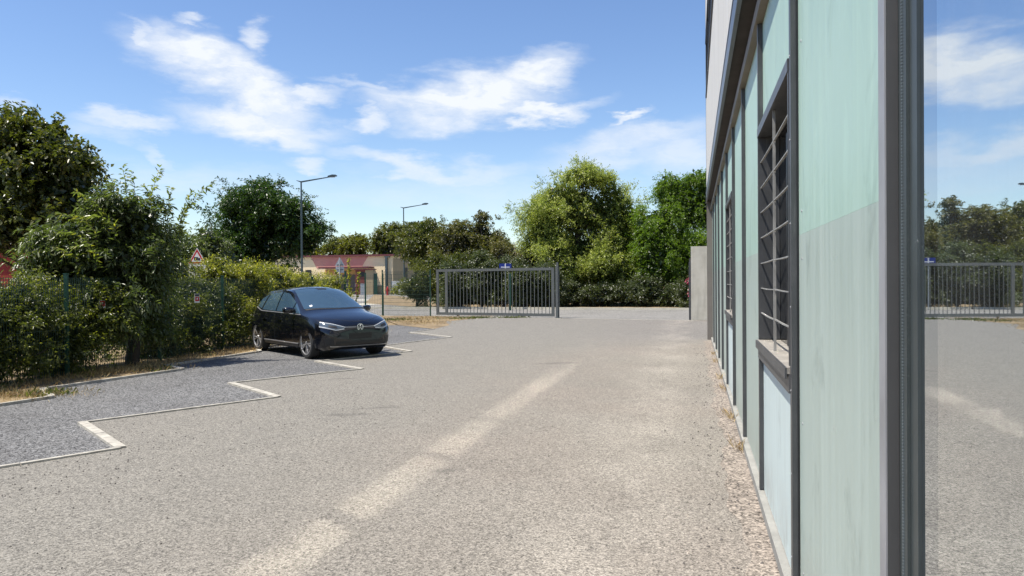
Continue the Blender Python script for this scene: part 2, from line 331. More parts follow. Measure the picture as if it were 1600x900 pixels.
# ------------------------------------------------------------------ object helpers
def tag(o, label=None, cat=None, group=None, kind=None):
    if label: o['label'] = label
    if cat: o['category'] = cat
    if group: o['group'] = group
    if kind: o['kind'] = kind
    return o
def empty(name, loc, rz=0.0, label=None, cat=None, group=None):
    o = bpy.data.objects.new(name, None); COL.objects.link(o); o.empty_display_size = .2
    o.location = loc; o.rotation_euler = (0, 0, rz); return tag(o, label, cat, group)
class MB:
    """collects shapes; build() links them as one mesh object"""
    def __init__(s, off=(0, 0, 0)): s.v = []; s.f = []; s.o = Vector(off)
    def add(s, vs, fs):
        b = len(s.v); s.v += [tuple(Vector(p) + s.o) for p in vs]; s.f += [tuple(b+i for i in f) for f in fs]; return s
    def box(s, a, b):
        (x0, y0, z0), (x1, y1, z1) = [min(p) for p in zip(a, b)], [max(p) for p in zip(a, b)]
        return s.add([(x0,y0,z0),(x1,y0,z0),(x1,y1,z0),(x0,y1,z0),(x0,y0,z1),(x1,y0,z1),(x1,y1,z1),(x0,y1,z1)],
                     [(0,3,2,1),(4,5,6,7),(0,1,5,4),(1,2,6,5),(2,3,7,6),(3,0,4,7)])
    def bar(s, p, q, w, h, up=(0, 0, 1)):
        p, q = Vector(p), Vector(q); d = (q-p).normalized(); up = Vector(up)
        if abs(d.dot(up)) > .98: up = Vector((1, 0, 0))
        x = d.cross(up).normalized()*w/2; y = x.normalized().cross(d).normalized()*h/2
        return s.add([p-x-y, p+x-y, p+x+y, p-x+y, q-x-y, q+x-y, q+x+y, q-x+y],
                     [(0,1,2,3),(7,6,5,4),(0,4,5,1),(1,5,6,2),(2,6,7,3),(3,7,4,0)])
    def tube(s, pts, rads, n=8):
        pts = [Vector(p) for p in pts]; rings = []; vs = []; ref = Vector((.31, .17, .93))
        for i, p in enumerate(pts):
            d = (pts[min(i+1, len(pts)-1)] - pts[max(i-1, 0)]).normalized()
            if abs(d.dot(ref)) > .95: ref = Vector((1, .1, .05))
            a = d.cross(ref).normalized(); b = d.cross(a).normalized()
            vs += [p + (a*math.cos(2*PI*k/n) + b*math.sin(2*PI*k/n))*rads[i] for k in range(n)]
        fs = [(i*n+k, i*n+(k+1) % n, (i+1)*n+(k+1) % n, (i+1)*n+k) for i in range(len(pts)-1) for k in range(n)]
        fs += [tuple(range(n))[::-1], tuple((len(pts)-1)*n+k for k in range(n))]
        return s.add(vs, fs)
    def lathe(s, prof, n=24, axis='z', c=(0, 0, 0), close=False):
        vs, fs = [], []; c = Vector(c); m = len(prof)
        for k in range(n):
            a = 2*PI*k/n
            for r, h in prof:
                p = {'z': (r*math.cos(a), r*math.sin(a), h), 'y': (r*math.cos(a), h, r*math.sin(a)), 'x': (h, r*math.cos(a), r*math.sin(a))}[axis]
                vs.append(c + Vector(p))
        for k in range(n):
            for i in range(m if close else m-1):
                j = (i+1) % m; k2 = (k+1) % n
                fs.append((k*m+i, k2*m+i, k2*m+j, k*m+j))
        return s.add(vs, fs)
    def prism(s, poly, d):
        """poly: list of 3-D points (planar), extruded by vector d"""
        n = len(poly); poly = [Vector(p) for p in poly]; d = Vector(d)
        return s.add(poly + [p+d for p in poly], [tuple(range(n))[::-1], tuple(range(n, 2*n))] + [(i, (i+1) % n, n+(i+1) % n, n+i) for i in range(n)])
    def build(s, name, m, parent=None, smooth=None, fixn=True):
        me = bpy.data.meshes.new(name); me.from_pydata(s.v, [], s.f)
        if fixn:
            bm = bmesh.new(); bm.from_mesh(me); bmesh.ops.recalc_face_normals(bm, faces=bm.faces); bm.to_mesh(me); bm.free()
        me.materials.append(m); o = bpy.data.objects.new(name, me); COL.objects.link(o)
        if parent: o.parent = parent
        if smooth:
            me.polygons.foreach_set('use_smooth', [True]*len(me.polygons)); me.set_sharp_from_angle(angle=math.radians(smooth))
        return o
def link_copy(o, parent, loc=None):
    c = o.copy(); COL.objects.link(c); c.parent = parent
    if loc is not None: c.location = loc
    return c
def copy_tree(o, parent=None):
    c = o.copy(); COL.objects.link(c); c.parent = parent
    for ch in list(o.children): copy_tree(ch, c)
    return c
def sheet(name, pts, z, m, thick=0.0):
    mb = MB(); n = len(pts)
    if thick: mb.prism([(x, y, z-thick) for x, y in pts], (0, 0, thick))
    else: mb.add([(x, y, z) for x, y in pts], [tuple(range(n))])
    o = mb.build(name, m, fixn=False); o['kind'] = 'structure'
    me = o.data
    if not thick and me.polygons[0].normal.z < 0: me.flip_normals()
    if thick:
        bm = bmesh.new(); bm.from_mesh(me); bmesh.ops.recalc_face_normals(bm, faces=bm.faces); bmesh.ops.triangulate(bm, faces=[f for f in bm.faces if len(f.verts) > 4]); bm.to_mesh(me); bm.free()
    return o
def v2(p): return (p.x, p.y)

# ------------------------------------------------------------------ setting: ground
sheet('terrain', [(-900, -300), (900, -300), (900, 1500), (-900, 1500)], -.03, M_earth)
saw = [(-6.1, 3.6), (-5.3, 6.9-2.5), (-4.50, 4.26)]
EDGE = [(-5.15, 2.2), (-4.49, 4.25), (-5.72, 5.62), (-3.95, 7.59), (-5.15, 9.01), (-3.40, 10.92), (-4.68, 12.51), (-2.87, 14.39), (-4.13, 15.87),
        (-2.42, 18.0), (-3.45, 19.55), (-1.83, 22.56), (-3.36, 24.72), (-2.75, 26.6)]
yard_poly = [v2(W(-9, .6))] + [(-5.9, -9)] + EDGE + [(-4.4, 29.3), (-5.9, 35.1), (-6.6, 37.9), (-3.4, 36.2), (1.95, 33.4), (8.2, 30.9), v2(W(26, .6))]
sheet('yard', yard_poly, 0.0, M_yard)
bay_poly = [(-16, -9), (-5.0, -9)] + [(x+.25, y-.02) for x, y in EDGE] + [(-4.2, 29.3), (-6.0, 29.3), (-6.5, 24), (-9.9, 12), (-14, 2)]
sheet('parking_bays', bay_poly, -.006, M_bay)
road_poly = [(-90, 26), (-14, 26), (-7.2, 37.6), (-3.4, 36.0), (1.95, 33.2), (8.2, 30.7), (60, 8), (120, 30), (120, 130), (-90, 130)]
sheet('road', road_poly, -.012, M_road)
# flush concrete edging of the bays
def kerb(p, q, w, h=.022, name='kerb', m=None, z0=-.05):
    p, q = Vector((*p, 0)), Vector((*q, 0)); d = (q-p).normalized()
    mb = MB(); mb.bar(p + Vector((0, 0, (h+z0)/2)), q + Vector((0, 0, (h+z0)/2)), w, h-z0)
    o = mb.build(name, m or M_kerb); o['kind'] = 'structure'; return o
for i in range(1, len(EDGE)-1):
    a, b = EDGE[i], EDGE[i+1]
    if i % 2 == 1:      # wide kerb stones on the short edges
        n = 2; A, B = Vector(a), Vector(b)
        for k in range(n): kerb(A.lerp(B, k/n+.003), B.lerp(A, 1-(k+1)/n+.003) if False else A.lerp(B, (k+1)/n-.003), .10, .020 + .003*(k % 2))
    else:
        A, B = Vector(a), Vector(b); n = 3
        for k in range(n): kerb(A.lerp(B, k/n+.002), A.lerp(B, (k+1)/n-.002), .05, .018 + .002*(k % 2))
# planting strip beside the fence, saw-toothed too
SAW2 = [(-8.6, 4.6), (-7.6, 6.6), (-8.3, 7.5), (-6.75, 11.03), (-7.42, 11.9), (-6.36, 14.52), (-6.98, 15.2), (-6.1, 18.2), (-6.5, 19.2), (-5.75, 21.6), (-6.2, 22.6), (-5.3, 25.3)]
sheet('planting_strip', [(-13, 2.0)] + SAW2 + [(-5.2, 29.2), (-4.7, 29.2), (-6.1, 35.0), (-6.9, 37.9), (-12, 37), (-20, 26), (-20, 3)], -.001, M_earth)
for i in range(0, len(SAW2)-1):
    A, B = Vector(SAW2[i]), Vector(SAW2[i+1]); kerb(A, B, .10 if i % 2 else .055, .035 + .002*(i % 2))
sheet('dry_verge', [(-2.75, 26.6), (-4.4, 29.2), (-6.1, 35.1), (-6.7, 37.85), (-3.4, 36.25), (-1.0, 35.0), (-2.0, 33.2), (-2.8, 31.6), (-2.4, 29.0)], .004, M_earth)
sheet('wall_edge', [v2(W(-9, .46)), v2(W(-9, .25))] + [v2(W(u, .27 + .035*math.sin(u*1.7) + .02*math.sin(u*4.1) + .02*math.sin(u*9.7))) for u in np.arange(-8, 21, .12)] + [v2(W(21.5, .46))], .004, M_edge)
# far kerb, verge under the trees, gate rail
kerb((-2.5, 46.6), (13, 41.2), .16, .10, 'far_kerb', M_whitekerb)
kerb((-24, 52.0), (-2.6, 46.65), .16, .10, 'far_kerb', M_whitekerb)
sheet('tree_verge', [(-3.2, 47.0), (13, 41.4), (40, 33), (60, 50), (40, 75), (-8, 75), (-6.2, 52)], .004, M_earth)
sheet('side_verge', [(-12, 61), (-6, 50), (-3.2, 47.6), (-7, 68), (-14, 92), (-19, 104), (-15, 80)], .003, M_earth)
kerb((-3.4, 36.15), (7.6, 30.6), .09, .014, 'gate_rail_strip', M_kerb)
for yy, x0, x1 in ((72, -40, -9.6), (58, -30, -8.0)):
    sheet('pale_road_band', [(x0, yy), (x1, yy-1), (x1, yy+2.4), (x0, yy+3.2)], -.008, M_whitekerb)

# ------------------------------------------------------------------ office building (local axes: x = into the building, y = along the facade)
BO = Vector((-.5, 0, 0)); broot = V*.5
bld = empty('office_building', broot, -TH, 'office building with mint green panels, barred windows, reflecting glass bay and pale boarded upper floor', 'building')
UP = [5.93 + 1.97*n for n in range(-1, 8)]; UP[0] = 3.99
ZT = 3.56; UEND = 21.75
def bb(): return MB(BO)
core = bb().box((.93, 2.12, 0), (13, UEND-.05, 9.6)).build('core', M_dark, bld)
bb().box((.93, -9, 3.6), (13, 2.12, 9.6)).build('core', M_dark, bld)
bb().box((.458, 2.12, -.05), (.93, UEND-.1, .07)).build('plinth', M_plinth, bld)
pil = None
for u in UP:
    o = bb().box((.474, u, .075), (.53, u+.062, ZT)).build('pilaster', M_steel, bld) if pil is None else None
    if pil is None: pil = o; pil.location.y = 0; base_u = u
    else:
        c = link_copy(pil, bld); c.location.y = u-base_u
# corner post of the glass bay: front leaf painted lighter for its sunlight, dark return
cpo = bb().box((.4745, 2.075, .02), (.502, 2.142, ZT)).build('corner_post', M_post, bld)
bb().box((.470, 2.076, .02), (.474, 2.141, ZT)).build('sunlit_face_strip', M_zinc_sunlit, cpo)
sc_ = bb()
for u in UP[:5]:
    for z in np.arange(.25, 3.4, .42): sc_.lathe([(0, -.003), (.005, -.003), (.006, 0)], 8, 'x', (.4738, u+.031, z))
sc_.build('screw_head', M_zinc_sunlit, pil)['kind'] = 'stuff'
for u, z in ((3.88, .22), (3.88, .95), (3.88, 1.75), (3.88, 1.98), (3.88, 2.8), (2.26, .22), (2.26, .95), (2.26, 1.75), (2.26, 1.98), (2.26, 2.8)):
    bb().lathe([(0, -.002), (.006, -.002), (.008, .002)], 10, 'x', (.5095, u, z)).build('rivet', M_zinc_sunlit, bld)
bb().box((.500, 2.1425, .08), (.5105, 2.1475, ZT)).build('sealant_bead', M_black, bld); bb().box((.500, 3.983, .08), (.5105, 3.9885, ZT)).build('sealant_bead', M_black, bld)
wins = [(UP[0]+.062, UP[1]), (UP[3]+.062, UP[4])]
edges = [2.142] + UP + [UEND-.2]
panels = 0
for i in range(len(edges)-1):
    a = edges[i] + (.064 if i else .003); b = edges[i+1]-.002
    isw = (i in (1, 4))
    if not isw:
        bb().box((.510, a, .077), (.56, b, 1.8695)).build('wall_panel', M_panel_lo, bld)
        bb().box((.5105, a, 1.8702), (.56, b, ZT)).build('wall_panel', M_panel_up, bld)
    else:
        z0, z1 = 1.19, 2.77
        bb().box((.505, a, .077), (.56, b, 1.06)).build('wall_panel', M_panel_pale, bld)
        bb().box((.510, a, z1), (.56, b, ZT)).build('wall_panel', M_panel_up, bld)
        fr = bb()
        fr.box((.466, a+.001, z0-.12), (.80, b-.001, z0-.022)); fr.box((.466, a+.003, z1-.065), (.62, b-.003, z1))
        fr.box((.470, b-.028, z0+.02), (.62, b-.002, z1-.067)); fr.box((.470, a+.003, z0+.02), (.62, a+.03, z1-.067))
        f = fr.build('window_frame', M_steel, bld)
        bb().box((.459, a+.002, z0-.021), (.62, b-.001, z0+.012)).build('sill', M_sill, f); bb().box((.448, a+.002, z0-.045), (.4585, b-.001, z0+.010)).build('sill_nosing', M_steel, f)
        g = bb().box((.622, a, z0), (.635, b, z1)).build('pane', M_upglass, f)
        mm = bb()
        for k in (.33, .66): mm.box((.602, a+(b-a)*k-.03, z0+.02), (.620, a+(b-a)*k+.03, z1-.15))
        mm.build('casement', M_black, f)
        um = (a+b)/2 - .02
        bb().box((.484, um-.008, z0+.013), (.500, um+.008, z1-.066)).build('grille_upright', M_grille, f)
        rng = random.Random(4+i)
        for k in range(7):
            zz = 1.405 + .186*k
            for (p, q) in ((a+.03, um-.012), (um+.012, b-.029)):
                g_ = bb(); n = 6; vs = []; bow = rng.uniform(.001, .006); lift = rng.uniform(-.006, .006)
                for j in range(n+1):
                    t_ = j/n; uu = p + (q-p)*t_; d = bow*math.sin(PI*t_); dz = -.003*math.sin(PI*t_) + lift*(t_-.5)
                    for (x, z) in ((.486-d*.3, zz+dz), (.498, zz+dz-.001), (.498, zz+dz-.008), (.486-d*.3, zz+dz-.007)): vs.append((x, uu, z))
                fs = [(4*j+m_, 4*j+(m_+1) % 4, 4*j+4+(m_+1) % 4, 4*j+4+m_) for j in range(n) for m_ in range(4)] + [(0, 1, 2, 3), (4*n+3, 4*n+2, 4*n+1, 4*n)]
                g_.add(vs, fs); g_.build('grille_bar', M_grille, f)
        if i == 1:
            hv = bb(); hv.box((.56, a+.08, z0+.12), (.595, a+.62, z0+.145)); hv.box((.56, a+.08, z0+.20), (.595, a+.62, z0+.215))
            for k in range(4): hv.box((.565, a+.1+.16*k, z0+.144), (.59, a+.115+.16*k, z0+.201))
            hv.build('window_handle', M_signgrey, f)
# brown trim beam above the panels, soffit, flashing
bb().box((.455, -9, ZT+.002), (.60, UEND-.2, ZT+.10)).build('trim', M_trim, bld)
bb().box((.50, -9, ZT+.102), (.62, UEND-.2, 3.838)).build('trim', M_soffit, bld)
bb().box((.375, -9, 3.84), (.93, UEND+.02, 3.875)).build('soffit', M_soffit, bld)
for k in range(8):
    u0 = -9 + k*3.85; fl = bb(); fl.box((.346, u0, 3.80), (.374, u0+3.845, 4.08)); fl.box((.336, u0, 3.79), (.346, u0+3.845, 3.815)); fl.box((.340, u0, 4.06), (.346, u0+3.845, 4.08))
    fl.build('flashing', M_flash, bld)
bb().box((.362, UEND-.20, .0), (.93, UEND+.01, 3.838)).build('end_panel', M_endbrown, bld)
# upper floor boards and window band
b0 = bb().box((.360, 0, 4.102), (.384, .193, 6.50)).build('cladding_board', M_board, bld)
nb = int((UEND+9)/.2)
ub = np.arange(-9, UEND-.1, .2)
b0.location.y = ub[0]
for u in ub[1:]: link_copy(b0, bld).location.y = u
b1 = bb().box((.360, 0, 8.02), (.384, .193, 9.6)).build('cladding_board', M_board, bld)
b1.location.y = ub[0]
for u in ub[1:]: link_copy(b1, bld).location.y = u
bb().box((.33, -9, 6.502), (.93, UEND-.9, 6.58)).build('upper_window_sill', M_black, bld)
bb().box((.33, -9, 7.93), (.93, UEND-.9, 8.0)).build('upper_window_head', M_black, bld)
k = 0
for u in np.arange(-8.7, UEND-2, 1.97):
    fr = bb(); u1 = min(u+1.92, UEND-.9)
    for (p, q) in ((u, u+.06), (u1-.06, u1)): fr.box((.345, p, 6.582), (.43, q, 7.928))
    fr.box((.350, u+.06, 6.582), (.398, u1-.06, 6.63)); fr.box((.350, u+.06, 7.88), (.398, u1-.06, 7.928))
    f = fr.build('upper_window', M_black, bld)
    bb().box((.40, u+.06, 6.582), (.415, u1-.06, 7.928)).build('pane', M_solar, f)
bb().box((.362, UEND-.9, 6.5), (.384, UEND, 8.02)).build('end_board', M_board, bld)
bb().box((.385, -9, 4.1), (.43, UEND, 6.5)).build('wall_backing', M_dark, bld)
bb().box((.355, UEND-.06, 3.88), (.384, UEND+.03, 9.6)).build('corner_strip', M_flash, bld)
bb().box((.30, -9, 9.6), (13.1, UEND+.1, 9.75)).build('roof', M_flash, bld)
# glass bay beside the camera
bb().box((.506, 2.052, .03), (.60, 2.074, ZT)).build('glass_bay_gasket', M_black, bld)
gf = bb(); gf.box((.497, 1.985, .05), (.56, 2.050, ZT)); gf.box((.505, 1.925, .05), (.56, 1.983, ZT))
gf.box((.50, -.25, .05), (.58, -.19, ZT)); gf.box((.50, -2.4, .05), (.58, -2.34, ZT)); gf.box((.50, -9, .05), (.58, -8.9, ZT))
gf.box((.496, -9, ZT-.09), (.58, 1.924, ZT)); gf.box((.496, -9, .02), (.58, 1.924, .12))
gfo = gf.build('glass_bay_frame', M_glaze, bld)
sp = bb()
for k in range(430): sp.box((.4945, 2.012, .10+k*.008), (.497, 2.022, .104+k*.008))
sp.build('spacer_strip', M_spacer, gfo)['kind'] = 'stuff'
M_clearglass = mirror_glass('clear_side_glass', (.78, .83, .88), (.2, .24, .25), .4)
bb().box((.5125, 1.802, .122), (.524, 1.923, ZT-.092)).build('pane', M_clearglass, gfo)
for (p, q) in ((-.188, 1.8005), (-2.338, -.252), (-8.9, -2.402)):
    bb().box((.512, p, .122), (.524, q, ZT-.092)).build('pane', M_glass, gfo)
bb().box((.62, -8.9, .05), (.63, 1.72, ZT)).build('interior_blind', M_blind, bld)
bb().box((.56, -9, 0), (.93, 2.05, .03)).build('interior_floor', M_dark, bld)
bb().box((.90, -9, 0.03), (.93, 2.10, ZT)).build('interior_partition', M_dark, bld)
bb().box((.56, 2.076, .03), (.93, 2.11, ZT)).build('interior_partition', M_dark, bld)
bb().box((.56, -9.05, 0), (.93, -9, ZT)).build('interior_partition', M_dark, bld)
# ------------------------------------------------------------------ leaf maker
def mesh_np(name, verts, faces, tones, mat, parent=None):
    me = bpy.data.meshes.new(name); n = len(verts); m = len(faces)
    me.vertices.add(n); me.vertices.foreach_set('co', np.ascontiguousarray(verts, np.float32).ravel())
    me.loops.add(m*3); me.loops.foreach_set('vertex_index', np.ascontiguousarray(faces, np.int32).ravel())
    me.polygons.add(m); me.polygons.foreach_set('loop_start', np.arange(0, m*3, 3, dtype=np.int32))
    me.update(calc_edges=True)
    a = me.attributes.new('tone', 'FLOAT', 'FACE'); a.data.foreach_set('value', np.ascontiguousarray(tones, np.float32))
    me.materials.append(mat); o = bpy.data.objects.new(name, me); COL.objects.link(o)
    if parent: o.parent = parent
    return o
def nrm(a): return a/np.maximum(np.linalg.norm(a, axis=1, keepdims=True), 1e-6)
def leaf_arrays(P, D, L, Wd, rng, fold=.22, flat=.7):
    n = len(P); D = nrm(D)
    up = nrm(np.array([0, 0, 1.0]) + rng.normal(0, 1-flat+.25, (n, 3)))
    S = nrm(np.cross(D, up)); N = np.cross(S, D)
    L = L[:, None]; Wd = Wd[:, None]
    mid = P + D*L*.45
    tip = P + D*L - np.array([0, 0, 1.0])*L*.12
    v = np.stack([P, mid + S*Wd*.5 + N*Wd*fold, tip, mid - S*Wd*.5 + N*Wd*fold], 1).reshape(-1, 3)
    b = np.arange(n)[:, None]*4
    f = np.concatenate([b+[[0, 1, 2]], b+[[0, 2, 3]]], 1).reshape(-1, 3)
    return v, f
def clumps_in(blobs, n, rng, shell=.45, lump=.22, nb=8):
    """clump centres gathered into boughs, so a crown has lobes and gaps"""
    vol = np.array([b[1][0]*b[1][1]*b[1][2] for b in blobs])**.75; CB = np.array([b[0] for b in blobs], float); RB = np.array([b[1] for b in blobs], float)
    m = max(6, n//nb); pk = rng.choice(len(blobs), m, p=vol/vol.sum()); d = nrm(rng.normal(0, 1, (m, 3))); ph = rng.uniform(0, 6.28, 6)
    lm = 1 + lump*(np.sin(3.1*d[:, 0]+ph[0])*np.sin(2.7*d[:, 1]+ph[1]) + .7*np.sin(5.3*d[:, 2]+ph[2]+2*d[:, 0]) + .5*np.sin(7*d[:, 0]+6*d[:, 1]+ph[3]))
    r = np.maximum(rng.uniform(0, 1, m)**(1/3), shell*rng.uniform(0, 1.6, m).clip(0, 1))*lm*.93
    bc = CB[pk] + d*RB[pk]*r[:, None]
    w = rng.uniform(.4, 1.6, m); q = rng.choice(m, n, p=w/w.sum())
    C = bc[q] + rng.normal(0, 1, (n, 3))*RB[pk[q]]*[.17, .17, .13]
    dd = nrm((C - CB[pk[q]])/RB[pk[q]]*.7 + nrm(C-bc[q])*.5)
    return C, dd, r[q]
def crown(name, blobs, n_cl, twigs, per, cr, ll, lw, mat, parent, seed, droop=.25, tone_lo=.1, tone_hi=.75, zmin=None, tipbright=.25, flat=.6, outw=.7, perp=1.0, origin=None, shell=.45, lump=.22, core=11, nb=8):
    rng = np.random.default_rng(seed)
    org = np.array(origin if origin is not None else (0, 0, 0), float)
    C, d, r = clumps_in(blobs, n_cl, rng, shell, lump, nb)
    if zmin is not None:
        k = C[:, 2] > zmin; C, d, r = C[k], d[k], r[k]
    n = len(C)
    tw = nrm(np.repeat(d, twigs, 0)*outw + rng.normal(0, .6, (n*twigs, 3)) + [0, 0, .12])
    tl = cr*rng.uniform(.7, 1.7, (n*twigs, 1))
    base = np.repeat(C, twigs, 0) + rng.normal(0, cr*.25, (n*twigs, 3))
    t = np.tile(np.linspace(.15, 1, per), n*twigs)[:, None] + rng.normal(0, .05, (n*twigs*per, 1))
    TW = np.repeat(tw, per, 0); TL = np.repeat(tl, per, 0)
    P = np.repeat(base, per, 0) + TW*TL*t - np.array([0, 0, 1])*droop*TL*t*t
    side = nrm(np.cross(TW, nrm(rng.normal(0, 1, TW.shape))))
    D = TW*.7 + side*perp - np.array([0, 0, 1])*droop*1.2
    N = len(P); L = ll*rng.uniform(.65, 1.25, N); Wd = lw*rng.uniform(.7, 1.2, N)
    v, f = leaf_arrays(P, D, L, Wd, rng, flat=flat)
    ct = np.repeat(rng.uniform(0, 1, n), twigs*per); tt = np.repeat(rng.uniform(0, 1, n*twigs), per)
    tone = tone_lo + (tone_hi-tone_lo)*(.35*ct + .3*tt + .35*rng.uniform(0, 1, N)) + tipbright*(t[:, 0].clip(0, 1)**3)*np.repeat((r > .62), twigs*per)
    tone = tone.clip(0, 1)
    if core:                      # added big inner leaves block light, their darkest tone paints the inner shade
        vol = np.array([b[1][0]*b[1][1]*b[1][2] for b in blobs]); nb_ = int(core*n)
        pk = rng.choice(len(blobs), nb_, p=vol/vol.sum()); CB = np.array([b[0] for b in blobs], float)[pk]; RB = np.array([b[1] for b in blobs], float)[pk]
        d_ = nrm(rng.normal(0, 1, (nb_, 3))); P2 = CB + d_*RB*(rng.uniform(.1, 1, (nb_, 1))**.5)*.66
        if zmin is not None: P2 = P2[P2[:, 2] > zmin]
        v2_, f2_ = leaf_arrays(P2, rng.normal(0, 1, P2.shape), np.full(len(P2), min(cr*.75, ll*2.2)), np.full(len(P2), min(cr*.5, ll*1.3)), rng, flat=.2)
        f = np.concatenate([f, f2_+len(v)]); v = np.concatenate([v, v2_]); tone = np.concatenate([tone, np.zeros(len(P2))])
    o = mesh_np(name, v-org, f, np.repeat(tone, 2), mat, parent)
    return o, C
def limbs(mb, base, C, top, r0, n, rng, forks=True, stems=1):
    """tapered trunk with limbs reaching toward some clump centres"""
    base = Vector(base); top = Vector(top); pts = [base, base.lerp(top, .3) + Vector((rng.uniform(-.08, .08), rng.uniform(-.08, .08), 0)), base.lerp(top, .65), top]
    mb.tube(pts, [r0*1.25, r0, r0*.75, r0*.35], 9)
    idx = rng.sample(range(len(C)), min(n, len(C)))
    for i in idx:
        q = Vector(C[i]); s = base.lerp(top, rng.uniform(.3, .9)); m_ = s.lerp(q, .5) + Vector((0, 0, (q-s).length*.08))
        mb.tube([s, m_, q], [r0*.32, r0*.2, r0*.06], 5)
def tree(kind, label, cat, base, blobs, top, r0, crown_kw, seed, nl=26, group=None, part='crown', trunk='trunk'):
    t = empty(kind, base, 0, label, cat, group); rng = random.Random(seed)
    o, C = crown(part, [((b[0][0], b[0][1], b[0][2]), b[1]) for b in blobs], parent=t, seed=seed, origin=base, **crown_kw)
    mb = MB(-Vector(base)); limbs(mb, base, C, top, r0, nl, rng); mb.build(trunk, M_bark, t, 50, False)
    return t, C
def sprigs(name, paths, ll, lw, every, mat, parent, seed, origin=(0, 0, 0), tone=(.4, .95), rad=.006, droop=.1, twigm=None):
    """long shoots with leaves set alternately along them"""
    rng = np.random.default_rng(seed); Ps, Ds = [], []; mb = MB(-Vector(origin))
    for pts in paths:
        pts = np.array(pts, float); seg = np.linalg.norm(np.diff(pts, axis=0), axis=1); tot = seg.sum(); n = max(3, int(tot/every))
        tt = np.linspace(0, tot, n); cum = np.concatenate([[0], np.cumsum(seg)])
        Q = np.stack([np.interp(tt, cum, pts[:, k]) for k in range(3)], 1); dr = nrm(np.gradient(Q, axis=0))
        mb.tube([Vector(q) for q in Q[::max(1, n//6)]] , [rad*(1-.6*i/max(1, len(Q[::max(1, n//6)])-1)) for i in range(len(Q[::max(1, n//6)]))], 4)
        for s in (-1, 1, 0):
            sd_ = nrm(np.cross(dr, nrm(np.array([0, 0, 1.0]) + rng.normal(0, .3, dr.shape))))*s if s else nrm(rng.normal(0, 1, dr.shape))
            Ps.append(Q + rng.normal(0, every*.2, Q.shape)); Ds.append(dr*.75 + sd_*.9 - np.array([0, 0, droop]) + rng.normal(0, .2, Q.shape))
    P = np.concatenate(Ps); D = np.concatenate(Ds); N = len(P)
    v, f = leaf_arrays(P, D, ll*rng.uniform(.6, 1.15, N), lw*rng.uniform(.7, 1.15, N), rng)
    tn = rng.uniform(*tone, N)
    o = mesh_np(name, v-np.array(origin), f, np.repeat(tn, 2), mat, parent); o['kind'] = 'stuff'
    mb.build('stem', twigm or M_bark, parent, None, False)['kind'] = 'stuff'
    return o
# ------------------------------------------------------------------ trees and shrubs on the left
# 1 tall dark tree at the far left
B = (-14.0, 22.5, 0)
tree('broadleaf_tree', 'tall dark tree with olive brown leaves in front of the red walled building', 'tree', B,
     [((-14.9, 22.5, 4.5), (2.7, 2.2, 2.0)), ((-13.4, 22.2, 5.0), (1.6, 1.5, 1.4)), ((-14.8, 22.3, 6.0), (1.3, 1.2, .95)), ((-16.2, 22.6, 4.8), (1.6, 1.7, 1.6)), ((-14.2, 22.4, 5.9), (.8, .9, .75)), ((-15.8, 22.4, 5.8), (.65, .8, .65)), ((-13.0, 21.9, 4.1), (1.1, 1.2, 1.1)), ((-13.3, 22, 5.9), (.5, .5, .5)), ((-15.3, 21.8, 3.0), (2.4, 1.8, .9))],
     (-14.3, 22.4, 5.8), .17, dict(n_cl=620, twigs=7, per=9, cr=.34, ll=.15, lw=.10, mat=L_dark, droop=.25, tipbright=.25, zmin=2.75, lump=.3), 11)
# 2 arching shrub with lance leaves and the long shoots
B = (-7.75, 15.35, 0)
t, C = tree('arching_shrub', 'big arching shrub with lance shaped leaves and long shoots, beside the green fence post', 'shrub', B,
     [((-7.85, 15.4, 2.2), (.98, .9, .95)), ((-8.5, 15.0, 1.9), (.8, .8, .9)), ((-7.75, 15.7, 1.7), (.6, .8, .95)), ((-7.95, 14.8, 1.3), (.85, .7, .8)), ((-7.75, 15.2, 3.0), (.75, .7, .5)), ((-7.75, 15.9, 2.75), (.42, .5, .45)), ((-7.8, 15.7, 1.0), (.5, .6, .65)), ((-8.6, 14.9, 2.6), (.55, .6, .45))],
     (-7.5, 15.4, 2.6), .11, dict(n_cl=520, twigs=8, per=9, cr=.26, ll=.12, lw=.036, mat=L_arch, droop=.45, tipbright=.22, zmin=.45, outw=.8), 12, part='foliage', trunk='stem')
rg = random.Random(5); paths = []
def atp(px, py, Y):       # a point seen at that spot of the photograph, Y metres ahead
    d = cam.matrix_world.to_3x3() @ Vector(((px-800)/1180, -(py-450)/1180, -1)); return Vector((0, 0, 1.65)) + d*(Y/d.y)
for (a, b, Y) in (((232, 330), (250, 262), 15.4), ((200, 320), (192, 262), 15.3), ((214, 330), (206, 268), 15.2), ((262, 335), (266, 294), 15.6), ((280, 345), (332, 284), 15.8), ((280, 350), (300, 300), 15.7), ((240, 330), (225, 290), 15.5), ((180, 330), (175, 280), 15.1), ((285, 350), (300, 318), 15.9),
                  ((170, 340), (120, 300), 14.6), ((150, 360), (95, 335), 14.4), ((140, 380), (86, 362), 14.3), ((180, 350), (132, 340), 14.5), ((120, 400), (60, 392), 14.2), ((150, 395), (110, 385), 14.2)):
    p, q = atp(*a, Y), atp(*b, Y); m_ = p.lerp(q, .5) + Vector((0, 0, .10)); paths.append([p - Vector((0, 0, .3)), p, m_, q])
sprigs('shoots', paths, .15, .046, .045, L_arch, t, 31, B, (.55, 1.0), droop=.35)
